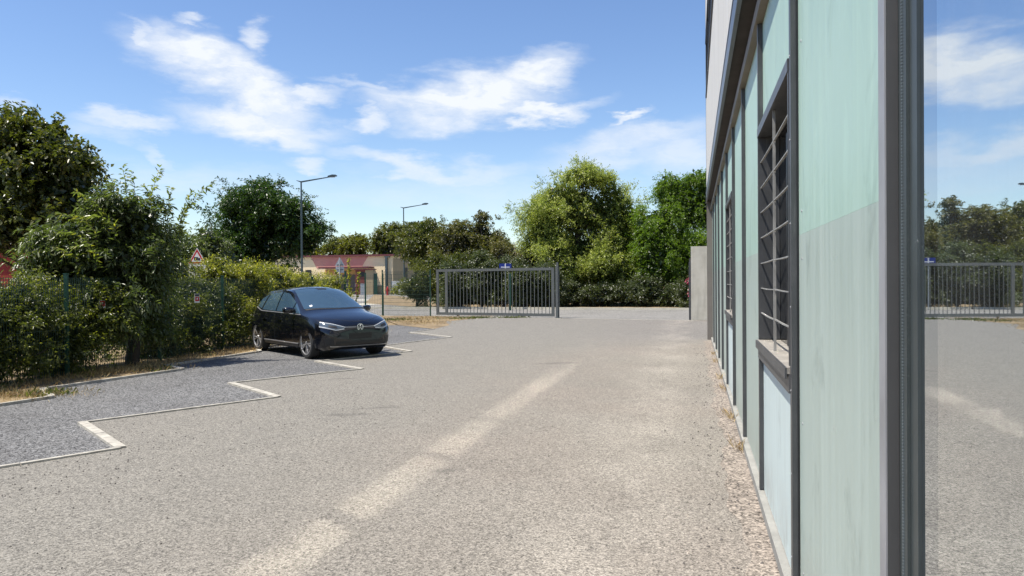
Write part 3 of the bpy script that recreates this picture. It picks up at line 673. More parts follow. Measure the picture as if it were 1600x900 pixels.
# 3 hedge shrubs along the fence
def hedge_shrub(u, h, label, mat, seed, v=None, w=.95, tb=.3, ll=.065, lw=.030, n=430, group='shrubs of the hedge along the fence'):
    if v is None: v = -11.5 if u < 12 else -12.15
    b = W(u, v, 0)
    blobs = [((b.x, b.y, h*.42), (w, .62, h*.40)), ((b.x-.2, b.y-.25, h*.74), (w*.75, .5, h*.24)), ((b.x+.25, b.y+.3, h*.72), (w*.75, .5, h*.25)), ((b.x+.1, b.y-.4, h*.34), (w*.7, .5, h*.32))]
    t = empty('hedge_shrub', b, 0, label, 'shrub', group)
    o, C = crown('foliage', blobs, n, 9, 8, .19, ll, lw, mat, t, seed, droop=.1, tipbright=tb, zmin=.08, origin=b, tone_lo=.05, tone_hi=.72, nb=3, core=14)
    mb = MB(-b); r_ = random.Random(seed)
    for k in range(5):
        q = Vector(C[r_.randrange(len(C))]); mb.tube([b + Vector((r_.uniform(-.2, .2), r_.uniform(-.2, .2), 0)), b.lerp(q, .5), q], [.03, .02, .006], 5)
    mb.build('stem', M_bark, t, None, False)
    pth = []
    for k in range(7):
        p = b + Vector((r_.uniform(-w*.7, w*.7), r_.uniform(-.7, .7), h*.86)); pth.append([p, p + Vector((r_.uniform(-.08, .08), r_.uniform(-.08, .08), r_.uniform(.06, .24)))])
    sprigs('shoots', pth, ll*.95, lw, .035, mat, t, seed+500, b, (.6, 1.0))
    return t
for i, (u, h, lab, mat) in enumerate([
    (7.0, 1.75, 'hedge shrub at the very left edge, nearest along the fence', L_hedge),
    (8.6, 1.78, 'hedge shrub at the left edge with the green weeds at its foot', L_hedge),
    (10.1, 1.8, 'dark hedge shrub just left of the nearest green fence post', L_hedge),
    (11.7, 1.75, 'low hedge shrub under the arching shrub, right of the nearest green fence post', L_hedge),
    (15.0, 1.55, 'dark hedge shrub under the triangular warning sign', L_hedge),
    (16.5, 1.8, 'dark hedge shrub between warning sign and the second green post', L_hedge),
    (18.0, 2.3, 'golden topped hedge shrub behind the tail of the black car', L_hedgeY),
    (19.6, 2.25, 'golden topped hedge shrub above the rear roof of the black car', L_hedgeY),
    (21.2, 2.0, 'golden topped hedge shrub above the middle of the black car', L_hedgeY),
    (22.7, 1.95, 'pale leaved hedge shrub at the right end of the fence hedge', L_hedgeY)]):
    hedge_shrub(u, h, lab, mat, 100+i, tb=.3)
tS = empty('young_shoot_plant', W(23.2, -11.2), 0, 'slim upright young plant above the car roof in front of the red painted wall', 'plant')
pb = W(23.2, -11.2)
sprigs('foliage', [[pb, pb + Vector((.05, 0, 1.4)), pb + Vector((.02, 0, 2.45))], [pb, pb + Vector((.3, .1, 1.3)), pb + Vector((.35, 0, 2.0))], [pb, pb + Vector((-.25, .1, 1.3)), pb + Vector((-.4, 0, 2.05))]], .11, .05, .03, L_hedgeY, tS, 77, pb, (.3, .9), .012)
# 4 round dark tree
B = (-12.2, 38.0, 0)
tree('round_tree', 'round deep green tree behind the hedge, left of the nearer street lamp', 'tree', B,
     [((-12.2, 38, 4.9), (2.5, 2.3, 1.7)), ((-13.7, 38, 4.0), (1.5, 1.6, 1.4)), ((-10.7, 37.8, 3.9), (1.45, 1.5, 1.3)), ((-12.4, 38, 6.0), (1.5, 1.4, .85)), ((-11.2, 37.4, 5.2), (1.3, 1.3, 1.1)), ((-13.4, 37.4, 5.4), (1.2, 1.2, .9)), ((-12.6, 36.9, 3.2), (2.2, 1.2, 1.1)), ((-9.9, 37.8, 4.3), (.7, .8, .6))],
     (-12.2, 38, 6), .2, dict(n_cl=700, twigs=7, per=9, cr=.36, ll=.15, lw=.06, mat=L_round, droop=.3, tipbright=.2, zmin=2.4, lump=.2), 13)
B = (-14.2, 29.0, 0)
tree('light_green_shrub', 'light green bushy tree between the arching shrub and the round dark tree', 'tree', B,
     [((-13.6, 30, 2.6), (1.9, 1.3, 1.5)), ((-12.1, 30, 3.3), (.8, .9, .85)), ((-11.6, 30, 2.2), (1.2, 1, 1.2)), ((-15.3, 29, 3.0), (1.6, 1.2, 1.3))], (-12.6, 30, 3.0), .1,
     dict(n_cl=240, twigs=7, per=8, cr=.3, ll=.13, lw=.05, mat=L_arch, droop=.3, zmin=.6), 14)
# ------------------------------------------------------------------ trees and shrubs beyond the gate
B = (4.3, 51.5, 0)
tree('yellow_green_tree', 'broad yellow green tree with crown down to the ground, right of the open gate', 'tree', B,
     [((4.6, 51.5, 6.4), (3.2, 2.8, 2.2)), ((2.3, 51, 6.0), (2.0, 1.8, 1.8)), ((7.2, 51.3, 6.0), (2.1, 2.0, 2.2)), ((4.9, 51, 8.6), (2.0, 1.6, 1.15)), ((2.9, 51, 4.2), (1.8, 1.8, 1.4)), ((6.2, 50.6, 4.0), (2.0, 1.6, 1.6)), ((3.3, 50.6, 7.6), (1.4, 1.4, 1.0)), ((6.6, 51, 7.6), (1.2, 1.3, 1.1)), ((4.6, 51.5, 3.0), (3.4, 2.2, 2.2)), ((7.6, 51, 4.4), (1.4, 1.6, 2.0)), ((2.9, 49.6, 2.7), (1.7, 1.4, 1.7)), ((6.2, 49.4, 2.6), (2.0, 1.4, 1.8)), ((1.9, 50.4, 4.6), (1.2, 1.3, 1.4))],
     (4.6, 51.4, 7.5), .24, dict(n_cl=1500, twigs=10, per=10, cr=.44, ll=.125, lw=.055, mat=L_yel, droop=.15, tipbright=.35, tone_lo=.0, tone_hi=.7, zmin=1.2, lump=.22), 15)
B = (11.0, 49.5, 0)
tree('green_tree', 'bright green feathery tree between the yellow green tree and the office corner', 'tree', B,
     [((11.2, 49.5, 6.4), (2.2, 2.2, 2.0)), ((9.6, 49.5, 5.2), (1.5, 1.6, 1.6)), ((12.8, 49.5, 6.4), (1.8, 1.8, 2.0)), ((10.3, 49.2, 7.8), (1.1, 1.1, 1.0)), ((12.2, 49.2, 8.2), (1.0, 1.0, .9)), ((11.2, 48.6, 3.6), (2.0, 1.5, 1.5)), ((14.6, 49.5, 5.6), (1.8, 1.8, 2.0)), ((10.4, 49.5, 3.4), (2.4, 1.8, 2.0)), ((13, 49.5, 3.2), (2.2, 1.8, 2.0)), ((8.9, 49, 4.6), (1.5, 1.5, 1.8)), ((9.2, 48.4, 2.8), (1.7, 1.4, 1.7)), ((11.6, 48, 2.4), (2.0, 1.2, 1.6))],
     (11.2, 49.5, 7.5), .2, dict(n_cl=1100, twigs=9, per=10, cr=.46, ll=.15, lw=.055, mat=L_green, droop=.35, tipbright=.25, zmin=2.0, lump=.25), 16)
def bush(kind, label, c, blobs, n, cr, ll, lw, mat, seed, droop=.15, tb=.22, tone=(.05, .7), group=None, cat='shrub'):
    t = empty(kind, c, 0, label, cat, group)
    o, C = crown('foliage', blobs, n, 8, 8, cr, ll, lw, mat, t, seed, droop=droop, tipbright=tb, origin=c, zmin=.1, tone_lo=tone[0], tone_hi=tone[1])
    mb = MB(-Vector(c)); r_ = random.Random(seed)
    for k in range(6):
        q = Vector(C[r_.randrange(len(C))]); mb.tube([Vector(c), Vector(c).lerp(q, .5) + Vector((0, 0, .1)), q], [.05, .03, .01], 5)
    mb.build('stem', M_bark, t, None, False); return t
# dark undergrowth below the two trees
for i, (x, y, h, lab) in enumerate([(3.1, 48.9, 1.5, 'dark bush under the yellow green tree, directly right of the gate post'), (5.6, 48.3, 1.25, 'dark bush under the right half of the yellow green tree'),
                                    (8.0, 47.6, 1.7, 'dark bush between the yellow green tree and the green tree'), (10.3, 46.9, 1.4, 'dark bush under the bright green tree')]):
    bush('dark_bush', lab, (x, y, 0), [((x, y, h*.5), (1.6, 1.2, h*.48)), ((x+.4, y+.2, h*.8), (1.3, 1, h*.25)), ((x-.6, y+.6, h*.4), (1.3, 1, h*.4))], 300, .28, .12, .045, L_ole, 200+i, group='dark bushes under the roadside trees')
bush('pink_oleander', 'low oleander with pink flowers beside the concrete gate wall', (10.6, 45.2, 0), [((10.6, 45.2, .9), (.85, .7, .8)), ((10.9, 45.1, 1.5), (.6, .5, .5))], 80, .25, .13, .035, L_ole, 210)
fl = bpy.data.objects['pink_oleander']
crown('blossoms', [((10.75, 44.8, 1.15), (.55, .3, .6))], 30, 3, 4, .07, .10, .09, L_pink, fl, 211, origin=(10.6, 45.2, 0), core=0)
# bushes behind the gate
for i, (x, y, h, w, lab) in enumerate([(-3.3, 47.2, 3.0, 1.35, 'oleander bush behind the left end of the sliding gate'), (-1.9, 47.4, 3.4, 1.3, 'oleander bush behind the left half of the sliding gate'), (-.5, 47.0, 3.1, 1.3, 'oleander bush behind the gate, left of the blue sign'),
                                     (.8, 46.6, 2.9, 1.25, 'oleander bush behind the gate, right of the blue sign pole'), (2.0, 46.8, 2.9, 1.1, 'oleander bush behind the right end of the sliding gate')]):
    bush('oleander_bush', lab, (x, y, 0), [((x, y, h*.45), (w, 1.0, h*.44)), ((x-.2, y, h*.75), (w*.8, .8, h*.27)), ((x+.3, y+.5, h*.4), (w, .9, h*.4))], 380, .27, .14, .038, L_ole, 220+i, tb=.3, group='oleander bushes behind the gate')
bush('roadside_bush', 'sunlit olive bush left of the gate, behind the wire mesh fence', (-6.4, 50.5, 0), [((-6.3, 50.5, 1.3), (1.5, 1.3, 1.2)), ((-5.2, 50.2, 2.0), (1.3, 1.2, 1.5)), ((-5.0, 50, 2.9), (1.0, 1, .8)), ((-4.2, 49.4, 1.5), (1.1, 1.0, 1.2))], 300, .3, .14, .05, L_far, 230, tb=.4)
bush('low_garden_bush', 'low bright green bush in front of the white panel and white car', (-14.3, 101, 0), [((-14.3, 101, .7), (2.4, 1.2, .8)), ((-12.6, 101, .9), (1.4, 1.2, .9))], 120, .4, .25, .11, L_hedgeY, 231, tb=.3)
for i, (x, y, h, lab) in enumerate([(-2.5, 56, 3.2, 'tall dark backing hedge behind the gate bushes'), (3.5, 57, 3.8, 'tall dark backing hedge behind the yellow green tree trunk'), (8.5, 55, 4.0, 'tall dark backing hedge between the two roadside trees'), (13.5, 53, 4.0, 'tall dark backing hedge behind the concrete gate wall')]):
    bush('backing_hedge', lab, (x, y, 0), [((x, y, h*.5), (3.4, .9, h*.5)), ((x-1.5, y, h*.6), (1.6, .9, h*.42)), ((x+1.6, y, h*.55), (1.6, .9, h*.45))], 520, .42, .2, .085, L_dark, 250+i, group='backing hedges beyond the trees', cat='hedge')
# brown twiggy bush
t = bush('twiggy_bush', 'brown half bare twiggy bush between the blue sign and the yellow green tree', (1.0, 52, 0), [((.9, 52, 2.6), (1.5, 1.2, 1.7)), ((-.4, 52.5, 3.2), (1.2, 1, 1.3)), ((2.0, 51.8, 3.0), (.7, .7, 1.2))], 150, .35, .12, .05, L_brown, 232, tone=(.2, .9))
mb = MB(-Vector((1.0, 52, 0))); r_ = random.Random(8)
for k in range(110):
    b_ = Vector((1.0+r_.uniform(-1.3, 1.3), 51.6+r_.uniform(-.8, .5), r_.uniform(.2, 2.2))); d_ = Vector((r_.uniform(-.6, .6), r_.uniform(-.4, .2), 1)); l_ = r_.uniform(1.2, 3.2)
    e_ = b_ + d_*l_*.8; mb.tube([b_, b_.lerp(e_, .5) + Vector((r_.uniform(-.2, .2), 0, .1)), e_], [.022, .014, .005], 4)
mb.build('bare_twigs', M_twig, t, None, False)
# middle distance trees
B = (-3.6, 62, 0)
tree('brown_green_tree', 'brownish green tree with a slim leader above the gate', 'tree', B,
     [((-4.2, 62, 4.6), (2.6, 2, 2.1)), ((-1.9, 62, 4.4), (2.0, 1.8, 1.9)), ((-2.4, 61.8, 6.0), (.75, .7, .9)), ((-2.45, 61.8, 7.1), (.42, .42, .75)), ((-.6, 61.5, 3.6), (1.4, 1.4, 1.3))], (-2.5, 61.8, 7.4), .16,
     dict(n_cl=420, twigs=7, per=8, cr=.36, ll=.19, lw=.09, mat=L_brown, droop=.25, zmin=.6), 17)
B = (-6.8, 66, 0)
tree('dark_olive_tree', 'dark olive tree behind the red edged sign at the left gate end', 'tree', B,
     [((-7.0, 66, 5.0), (2.6, 2.2, 1.9)), ((-5.2, 66, 4.4), (2.0, 1.8, 1.9)), ((-7.6, 66, 6.2), (1.3, 1.2, .9)), ((-5.8, 65, 2.8), (2.0, 1.5, 1.4))], (-6.8, 66, 5.8), .2,
     dict(n_cl=420, twigs=7, per=8, cr=.42, ll=.22, lw=.10, mat=L_dark, droop=.25, zmin=1.2), 18)
B = (-11.6, 92, 0)
tree('street_tree', 'street tree with bare trunk and dense crown in front of the cream building corner', 'tree', B,
     [((-11.7, 92, 6.8), (2.9, 2.5, 1.9)), ((-14.2, 92, 7.3), (1.5, 1.6, 1.2)), ((-9.4, 92, 6.6), (2.4, 2.2, 2.2)), ((-11.6, 91.5, 8.2), (2.0, 1.8, 1.1)), ((-10.6, 91, 4.9), (2.2, 1.6, .9))], (-11.7, 92, 7.2), .2,
     dict(n_cl=420, twigs=7, per=8, cr=.55, ll=.32, lw=.15, mat=L_far, droop=.25, zmin=4.0), 19)
for i, (x, y, h, w, mat, lab) in enumerate([(-36, 128, 9.5, 4.4, L_farY, 'yellow green tree behind the left part of the red and cream building'), (-27.5, 128, 11.2, 4.2, L_farY, 'yellow green tree rising behind the middle of the red and cream building'),
        (-20.5, 127, 11.8, 4.0, L_far, 'olive tree rising behind the cream end of the building'), (-13, 126, 10.8, 4.4, L_far, 'olive tree far behind the street tree crown'),
        (-46, 118, 10.0, 5, L_far, 'far olive tree seen below the round dark tree'), (-3.5, 112, 9.5, 4.5, L_far, 'far olive tree behind the brownish tree above the gate'), (6, 110, 8.4, 4.5, L_far, 'far olive tree hidden behind the yellow green tree')]):
    tree('far_tree', lab, 'tree', (x, y, 0), [((x, y, h*.55), (w, 3, h*.34)), ((x-w*.4, y, h*.7), (w*.5, 2, h*.2)), ((x+w*.35, y, h*.74), (w*.5, 2, h*.22))], (x, y, h*.7), .25,
         dict(n_cl=260, twigs=6, per=7, cr=.75, ll=.42, lw=.2, mat=mat, droop=.2, zmin=1.0), 300+i, group='far trees behind the red and cream building', nl=10)

# ------------------------------------------------------------------ ground litter and grass
def tufts(name, spots, n, h, mat, seed, lean=.5, w=.006):
    rng = np.random.default_rng(seed); P = []
    for (x, y, rx, ry, k) in spots: P.append(np.stack([rng.normal(x, rx, k), rng.normal(y, ry, k), np.zeros(k)], 1))
    P = np.concatenate(P); N = len(P); D = rng.normal(0, lean, (N, 3)); D[:, 2] = 1
    v, f = leaf_arrays(P, D, h*rng.uniform(.4, 1.3, N), w*rng.uniform(.6, 1.5, N), rng, .1, .3)
    o = mesh_np(name, v, f, np.repeat(rng.uniform(0, 1, N), 2), mat); o['kind'] = 'stuff'; o['label'] = {'dry_grass': 'straw coloured dry grass along the fence foot and verges', 'weeds': 'green weeds growing at the kerbs'}[name]; o['category'] = 'grass'; return o
sp_ = []
for u in np.arange(8.5, 24, .25): 
    q = W(u, -10.75); sp_.append((q.x, q.y, .28, .3, 70))
q = W(12.6, -10.4); sp_ += [(q.x, q.y, .35, .5, 700)]; q = W(11.8, -10.9); sp_ += [(q.x, q.y, .3, .4, 900)]
for u in (7.6, 9.2, 9.4, 11.7, 13.0, 15.5, 17.2): q = W(u, .43); sp_ += [(q.x, q.y, .03, .12, 40)]
sp_ += [(-7.3, 11.2, .45, .3, 700), (-8.2, 10.9, .5, .4, 700)]
sp_ += [(-4.6, 33.5, .9, 1.5, 1600), (-3.2, 34.6, .8, .6, 900), (-3.6, 30.5, .6, .9, 900), (-1.4, 35.0, .5, .25, 250), (-5.2, 51, 1.0, 1.0, 500), (5, 45.2, 3.5, .8, 700)]
tufts('dry_grass', sp_, 0, .13, M_straw, 41)
tufts('weeds', [(-7.0, 11.35, .2, .16, 170), (-8.0, 11.3, .3, .3, 120), (-5.2, 33.0, .5, .5, 350), (-1.6, 34.4, .35, .25, 260), (.1, 34.3, .35, .15, 260), (-2.3, 33.8, .5, .4, 200), (-6.9, 14.6, .2, .3, 60)], 0, .13, L_weed, 42, .9, .03)
def pebbles():
    rng = np.random.default_rng(9); pts = []
    def put(k, f):
        for _ in range(k): pts.append(f())
    put(260, lambda: (rng.normal(-4.0, .7), rng.normal(7.0, 1.0), rng.uniform(.004, .010)))
    put(110, lambda: (rng.normal(-2.6, .8), rng.normal(9.6, 1.2), rng.uniform(.004, .010)))
    put(120, lambda: (rng.uniform(-4.6, 1.0), rng.uniform(3.4, 12), rng.uniform(.003, .009)))
    def near_wall():
        q = W(rng.uniform(3, 19), .40 - abs(rng.normal(0, .22))); return (q.x, q.y, rng.uniform(.004, .013))
    put(420, near_wall)
    vs, fs = [], []
    for (x, y, r) in pts:
        b = len(vs); a = rng.uniform(0, 6.28); e = rng.uniform(.6, 1.3)
        for k in range(5): vs.append((x + r*e*math.cos(a+k*1.257), y + r*math.sin(a+k*1.257)/e, .001+r*.15))
        vs.append((x + rng.normal(0, r*.2), y, .002 + r*1.1)); fs += [(b+k, b+(k+1) % 5, b+5) for k in range(5)]
    mb = MB(); mb.add(vs, fs); o = mb.build('pebbles', M_stone); o['kind'] = 'stuff'; o['label'] = 'loose dark pebbles scattered on the yard'
pebbles()
# ------------------------------------------------------------------ fences, gate, wall
def fence(label, P, h, mesh_v=.05, name='mesh_fence', wr=.0035):
    root = empty(name, (*P[0], 0), 0, label, 'fence'); off = Vector((-P[0][0], -P[0][1], 0)); proto = None
    for p in P:
        mb = MB(off); mb.box((p[0]-.03, p[1]-.03, 0), (p[0]+.03, p[1]+.03, h)); mb.box((p[0]-.034, p[1]-.034, h), (p[0]+.034, p[1]+.034, h+.015))
        mb.build('post', M_green, root)
    for a, b in zip(P[:-1], P[1:]):
        A, B_ = Vector((*a, 0)), Vector((*b, 0)); d = (B_-A); L = d.length; d.normalize(); mb = MB(off); n = int(L/mesh_v)
        for k in range(1, n):
            q = A + d*(L*k/n); mb.bar(q + Vector((0, 0, .06)), q + Vector((0, 0, h-.06)), wr*2, wr*2)
        for k in range(int((h-.12)/.2)+1):
            z = .06 + .2*k; mb.bar(A + Vector((0, 0, z)), B_ + Vector((0, 0, z)), wr*2, wr*2)
        mb.build('mesh_panel', M_wire, root, fixn=False)['kind'] = 'stuff'
    return root
fpos = [v2(W(u, v)) for u, v in ((5.6, -10.6), (8.4, -10.75), (11.23, -10.88), (13.9, -11.1), (16.55, -11.38), (18.95, -11.5), (21.5, -11.6), (23.9, -11.65))]
fence('green wire mesh fence with posts along the hedge on the left', fpos, 1.845)
fence('green wire mesh fence between the black car and the sliding gate', [(-6.5, 37.9), (-3.95, 36.5)], 2.27, .07, wr=.005)
fence('wide green wire mesh fence running back behind the black car', [v2(W(23.95, -11.66)), (-6.02, 31.0), (-6.42, 37.6)], 2.05, .6, wr=.003)
# gate
GA, GB = Vector((-3.66, 36.6, 0)), Vector((1.94, 33.84, 0)); gd = (GB-GA); GL = gd.length; ga = math.atan2(gd.y, gd.x)
gt = empty('sliding_gate', GA, ga, 'grey steel sliding gate with upright bars, slid open', 'gate')
fr = MB(); fr.box((0, -.03, 2.15), (GL-.05, .03, 2.27)); fr.box((0, -.03, .07), (GL-.05, .03, .20)); fr.build('frame_rail', M_gate, gt)
for x in (0.0, .50): MB().box((x, -.031, .072), (x+.13, .031, 2.268)).build('stile', M_gate, gt)
MB().box((GL-.18, -.031, .072), (GL-.05, .031, 2.268)).build('stile', M_gate, gt)
x0, x1 = .66, GL-.2; nbar = 29; bar0 = MB().box((0, -.011, .201), (.024, .011, 2.149)).build('bar', M_gate, gt); bar0.location.x = x0+.1
for k in range(1, nbar): link_copy(bar0, gt).location.x = x0 + .1 + (x1-x0-.2)*k/(nbar-1)
for x in (1.2, 4.6): MB().lathe([(.02, -.02), (.055, -.02), (.06, 0), (.055, .02), (.02, .02)], 14, 'y', (x, 0, .06), True).build('roller', M_black, gt)
gp = empty('gate_post', GB + gd.normalized()*.05, ga, 'grey steel guide post at the right end of the sliding gate', 'post')
mb = MB(); mb.box((0, -.10, 0), (.10, -.035, 2.30)); mb.box((0, .035, 0), (.10, .10, 2.30)); mb.build('upright', M_gate, gp)
MB().box((.02, -.034, 2.30), (.09, .034, 2.50)).build('guide_head', M_gate, gp); MB().box((-.02, -.14, 0), (.2, .14, .02)).build('base_plate', M_gate, gp)
MB().box((.01, -.034, 2.2), (.09, .034, 2.29)).build('guide_roller', M_black, gp)
cw = empty('gate_wall', (7.42, 31.3, 0), -TH, 'short pale concrete gate wall beside the far end of the office', 'wall')
MB().box((0, 0, 0), (1.9, .22, 3.05)).build('wall', M_concrete, cw)
mb = MB(); mb.box((-.07, .0, .0), (-.005, .08, 2.55)); mb.box((-.09, .01, 0), (-.07, .07, 2.4)); mb.build('gate_stop_post', M_steel, cw)
# ------------------------------------------------------------------ signs and lamps
def facing(p): return math.atan2(-p[0], p[1])     # turned so that local -y looks back at the yard
def text(name, body, size, loc, m, parent, rx=PI/2):
    c = bpy.data.curves.new(name, 'FONT'); c.body = body; c.size = size; c.align_x = 'CENTER'; c.align_y = 'CENTER'; c.extrude = .001
    o = bpy.data.objects.new(name, c); COL.objects.link(o); o.parent = parent; o.location = loc; o.rotation_euler = (rx, 0, 0); c.materials.append(m)
    bpy.context.view_layer.update(); me = bpy.data.meshes.new_from_object(o.evaluated_get(bpy.context.evaluated_depsgraph_get())); me.materials.clear(); me.materials.append(m)
    q = bpy.data.objects.new(name, me); COL.objects.link(q); q.parent = parent; q.location = loc; q.rotation_euler = (rx, 0, 0); bpy.data.objects.remove(o); return q
def tri(cx, cz, s, y, d):
    h = s*.866; return [(cx-s/2, y, cz-h/3), (cx+s/2, y, cz-h/3), (cx, y, cz+2*h/3)]
p = atp(308, 404, 25); b = Vector((p.x, p.y, 0))
s = empty('warning_sign', b, 0, 'white and red triangular warning sign with white text plate above the hedge', 'sign')
zc = p.z - .0
MB().prism(tri(0, zc, .62, 0, 0), (0, .012, 0)).build('triangle', M_white, s); MB().prism(tri(0, zc, .55, -.004, 0), (0, .003, 0)).build('red_border', M_red, s); MB().prism(tri(0, zc, .37, -.008, 0), (0, .003, 0)).build('white_field', M_white, s)
tr_ = MB(); tr_.box((-.10, -.012, zc-.06), (.03, -.009, zc+.05)); tr_.box((.04, -.012, zc-.06), (.10, -.009, zc+.02)); tr_.build('truck_pictogram', M_ink, s)
MB().box((-.28, 0, zc-.62), (.28, .012, zc-.20)).build('text_plate', M_white, s)
for k, w_ in enumerate(('SORTIE', 'VEHICULES', 'LOURDS')): text('lettering', w_, .10, (0, -.003, zc-.285-.125*k), M_ink, s)
MB().lathe([(0, 0), (.03, 0), (.03, zc+.3), (0, zc+.3)], 10, 'z', (0, .045, 0)).build('pole', M_signgrey, s)
p = atp(531, 414, 60); b = Vector((p.x, p.y, 0)); s = empty('sign_back', b, 0, 'grey back of a triangular road sign with plate on a pale pole', 'sign')
MB().prism(tri(0, p.z+.15, .78, 0, 0), (0, .02, 0)).build('triangle', M_signgrey, s); MB().box((-.33, 0, p.z-.62), (.33, .02, p.z-.12)).build('plate', M_signgrey, s)
mb = MB(); mb.box((-.26, -.03, p.z-.02), (.26, -.002, p.z+.03)); mb.box((-.26, -.03, p.z-.4), (.26, -.002, p.z-.35)); mb.build('bracket', M_lamp, s)
MB().lathe([(0, 0), (.045, 0), (.045, p.z+.6), (0, p.z+.6)], 10, 'z', (0, -.08, 0)).build('pole', M_signgrey, s)
p = atp(683, 409, 53); b = Vector((p.x, p.y, 0)); s = empty('octagonal_sign', b, .6, 'red eight sided road sign with white edge half hidden in the bush', 'sign')
oc = lambda r, y: 0
oc = lambda r, y: [(r*math.cos(PI/8+k*PI/4), y, p.z + r*math.sin(PI/8+k*PI/4)) for k in range(8)]
MB().prism(oc(.38, 0), (0, .012, 0)).build('white_edge', M_white, s); MB().prism(oc(.33, -.004), (0, .003, 0)).build('red_face', M_red, s)
MB().lathe([(0, 0), (.03, 0), (.03, p.z+.3), (0, p.z+.3)], 10, 'z', (0, .045, 0)).build('pole', M_signgrey, s)
p = atp(789.5, 417, 45); b = Vector((p.x, p.y, 0)); s = empty('blue_sign', b, 0, 'small blue rectangular sign with white cross above the gate', 'sign')
MB().box((-.36, 0, p.z-.2), (.36, .015, p.z+.2)).build('board', M_blue, s)
mb = MB(); mb.box((-.03, -.004, p.z-.18), (.03, -.001, p.z+.19)); mb.box((-.26, -.004, p.z-.04), (-.031, -.001, p.z+.01)); mb.box((.031, -.004, p.z-.04), (.26, -.001, p.z+.01)); mb.build('white_cross', M_white, s)
MB().lathe([(0, 0), (.03, 0), (.03, p.z+.1), (0, p.z+.1)], 10, 'z', (0, .05, 0)).build('pole', M_signgrey, s)
p = atp(796.5, 430, 43.5); MB_ = MB().box((-.07, -.07, 0), (.07, .07, p.z+.1)).build('green_post', M_green); MB_.location = (p.x, p.y, 0); tag(MB_, 'thick dark green post behind the gate beside the blue sign', 'post')
for (px, py, Y, lab) in ((160, 473, 14.7, 'small white and red notice plate on the fence beside the trunk of the arching shrub'), (308, 466, 16.9, 'small white and red notice plate on the fence under the warning sign')):
    p = atp(px, py, Y); f_ = (p.x*V.x + p.y*V.y + 10.80)   # bring it onto the fence plane
    k_ = (-10.84)/(p.x*V.x + p.y*V.y); p2 = Vector((p.x*k_, p.y*k_, 1.65 + (p.z-1.65)*k_))
    s = empty('notice_plate', p2, PI/2 - TH - .5, lab, 'sign', 'notice plates on the fence')
    MB().box((-.055, 0, -.10), (.055, .006, .10)).build('board', M_white, s); MB().box((-.045, -.003, -.065), (.045, -.0005, .035)).build('red_field', M_red, s); MB().box((-.05, -.003, .045), (.05, -.0005, .092)).build('black_header', M_ink, s)
    MB().box((-.012, -.005, -.03), (.012, -.0035, .01)).build('white_mark', M_white, s)
def lamp(px, ytop, Y, label, s=1.0):
    p = atp(px, ytop, Y); b = Vector((p.x, p.y, 0)); t = empty('street_lamp', b, 0, label, 'street lamp', 'street lamps along the road'); h = p.z/s; t.scale = (s, s, s)
    MB().tube([(0, 0, 0), (0, 0, .9), (0, 0, .92), (0, 0, h)], [.14, .14, .115, .075], 8).build('pole', M_lamp, t, 40)
    a = MB(); a.add([(-.45, -.05, h+.16), (0, -.06, h-.02), (2.7, -.04, h+.45), (2.7, -.04, h+.53), (0, -.06, h+.12), (-.45, -.05, h+.2), (-.45, .05, h+.16), (0, .06, h-.02), (2.7, .04, h+.45), (2.7, .04, h+.53), (0, .06, h+.12), (-.45, .05, h+.2)],
          [(0,1,4,5), (1,2,3,4), (6,11,10,7), (7,10,9,8), (0,6,7,1), (1,7,8,2), (2,8,9,3), (3,9,10,4), (4,10,11,5), (5,11,6,0)]); a.build('arm', M_lamp, t)
    hd = MB(); pr = [(-.45, .0), (-.4, .10), (0, .16), (.35, .10), (.45, .02), (.4, -.05), (-.4, -.06)]
    hd.prism([(3.05+x, -.16, h+.57+z+x*.12) for x, z in pr], (0, .32, 0)); l_ = hd.build('lamp_head', M_lamp, t); MB().box((2.8, -.12, h+.47), (3.3, .12, h+.50)).build('lens', M_signgrey, l_)
    return t
lamp(470.5, 285, 34.6, 'tall grey street lamp in front of the round dark tree, nearest of the row', .47)
lamp(630.5, 325.5, 106, 'grey street lamp rising above the street tree by the cream building')
lamp(716, 349.5, 128, 'farthest street lamp with only arm and head showing above the trees over the gate')
# ------------------------------------------------------------------ buildings beyond
BY = 110.0
fb = empty('community_building', (-17.4, BY, 0), math.radians(-12), 'long low cream building with dark red roof edge and red painted band', 'building')
def fbx(px): return (px-800)/1180*BY + 17.4
def fbz(py): return 1.65 + (441.3-py)*BY/1180
MB().box((-30, .0, -.2), (0, 10, fbz(399.5))).build('wall', M_cream, fb)
MB().box((-.02, .3, -.2), (.02, 12, fbz(403))).build('side_wall', M_tan_shade, fb)  # shade on the cream end wall put into a darker render
MB().box((-30.3, -.35, fbz(399.5)), (.3, 12, fbz(397))).build('roof_edge', M_roofred, fb)
MB().prism([(fbx(476), -.03, fbz(399.8)), (fbx(573), -.03, fbz(399.8)), (fbx(561), -.03, fbz(418)), (fbx(486), -.03, fbz(418))], (0, .028, 0)).build('red_band', M_redrender, fb)
MB().box((fbx(500), -2.2, fbz(418.4)), (fbx(583), -.03, fbz(416.2))).build('canopy', M_roofred, fb)
MB().box((fbx(500), -.06, fbz(428)), (fbx(557), -.002, fbz(420.5))).build('orange_band', M_orange, fb)
for (a, b_, n_) in ((523, 540, 0), (541, 554, 1)):
    sh = MB().box((fbx(a), -.12, .05), (fbx(b_), -.003, fbz(428.2))).build('door', M_shutter, fb); MB().box((fbx(b_)-.22, -.2, 1.1), (fbx(b_)-.14, -.121, 1.6)).build('handle', M_signgrey, sh)
MB().box((fbx(554.5), -.3, .0), (fbx(556), -.13, fbz(424))).build('door_post', M_lamp, fb)
MB().box((fbx(466), -.05, fbz(431)), (fbx(476), -.002, fbz(420))).build('window', M_black, fb)
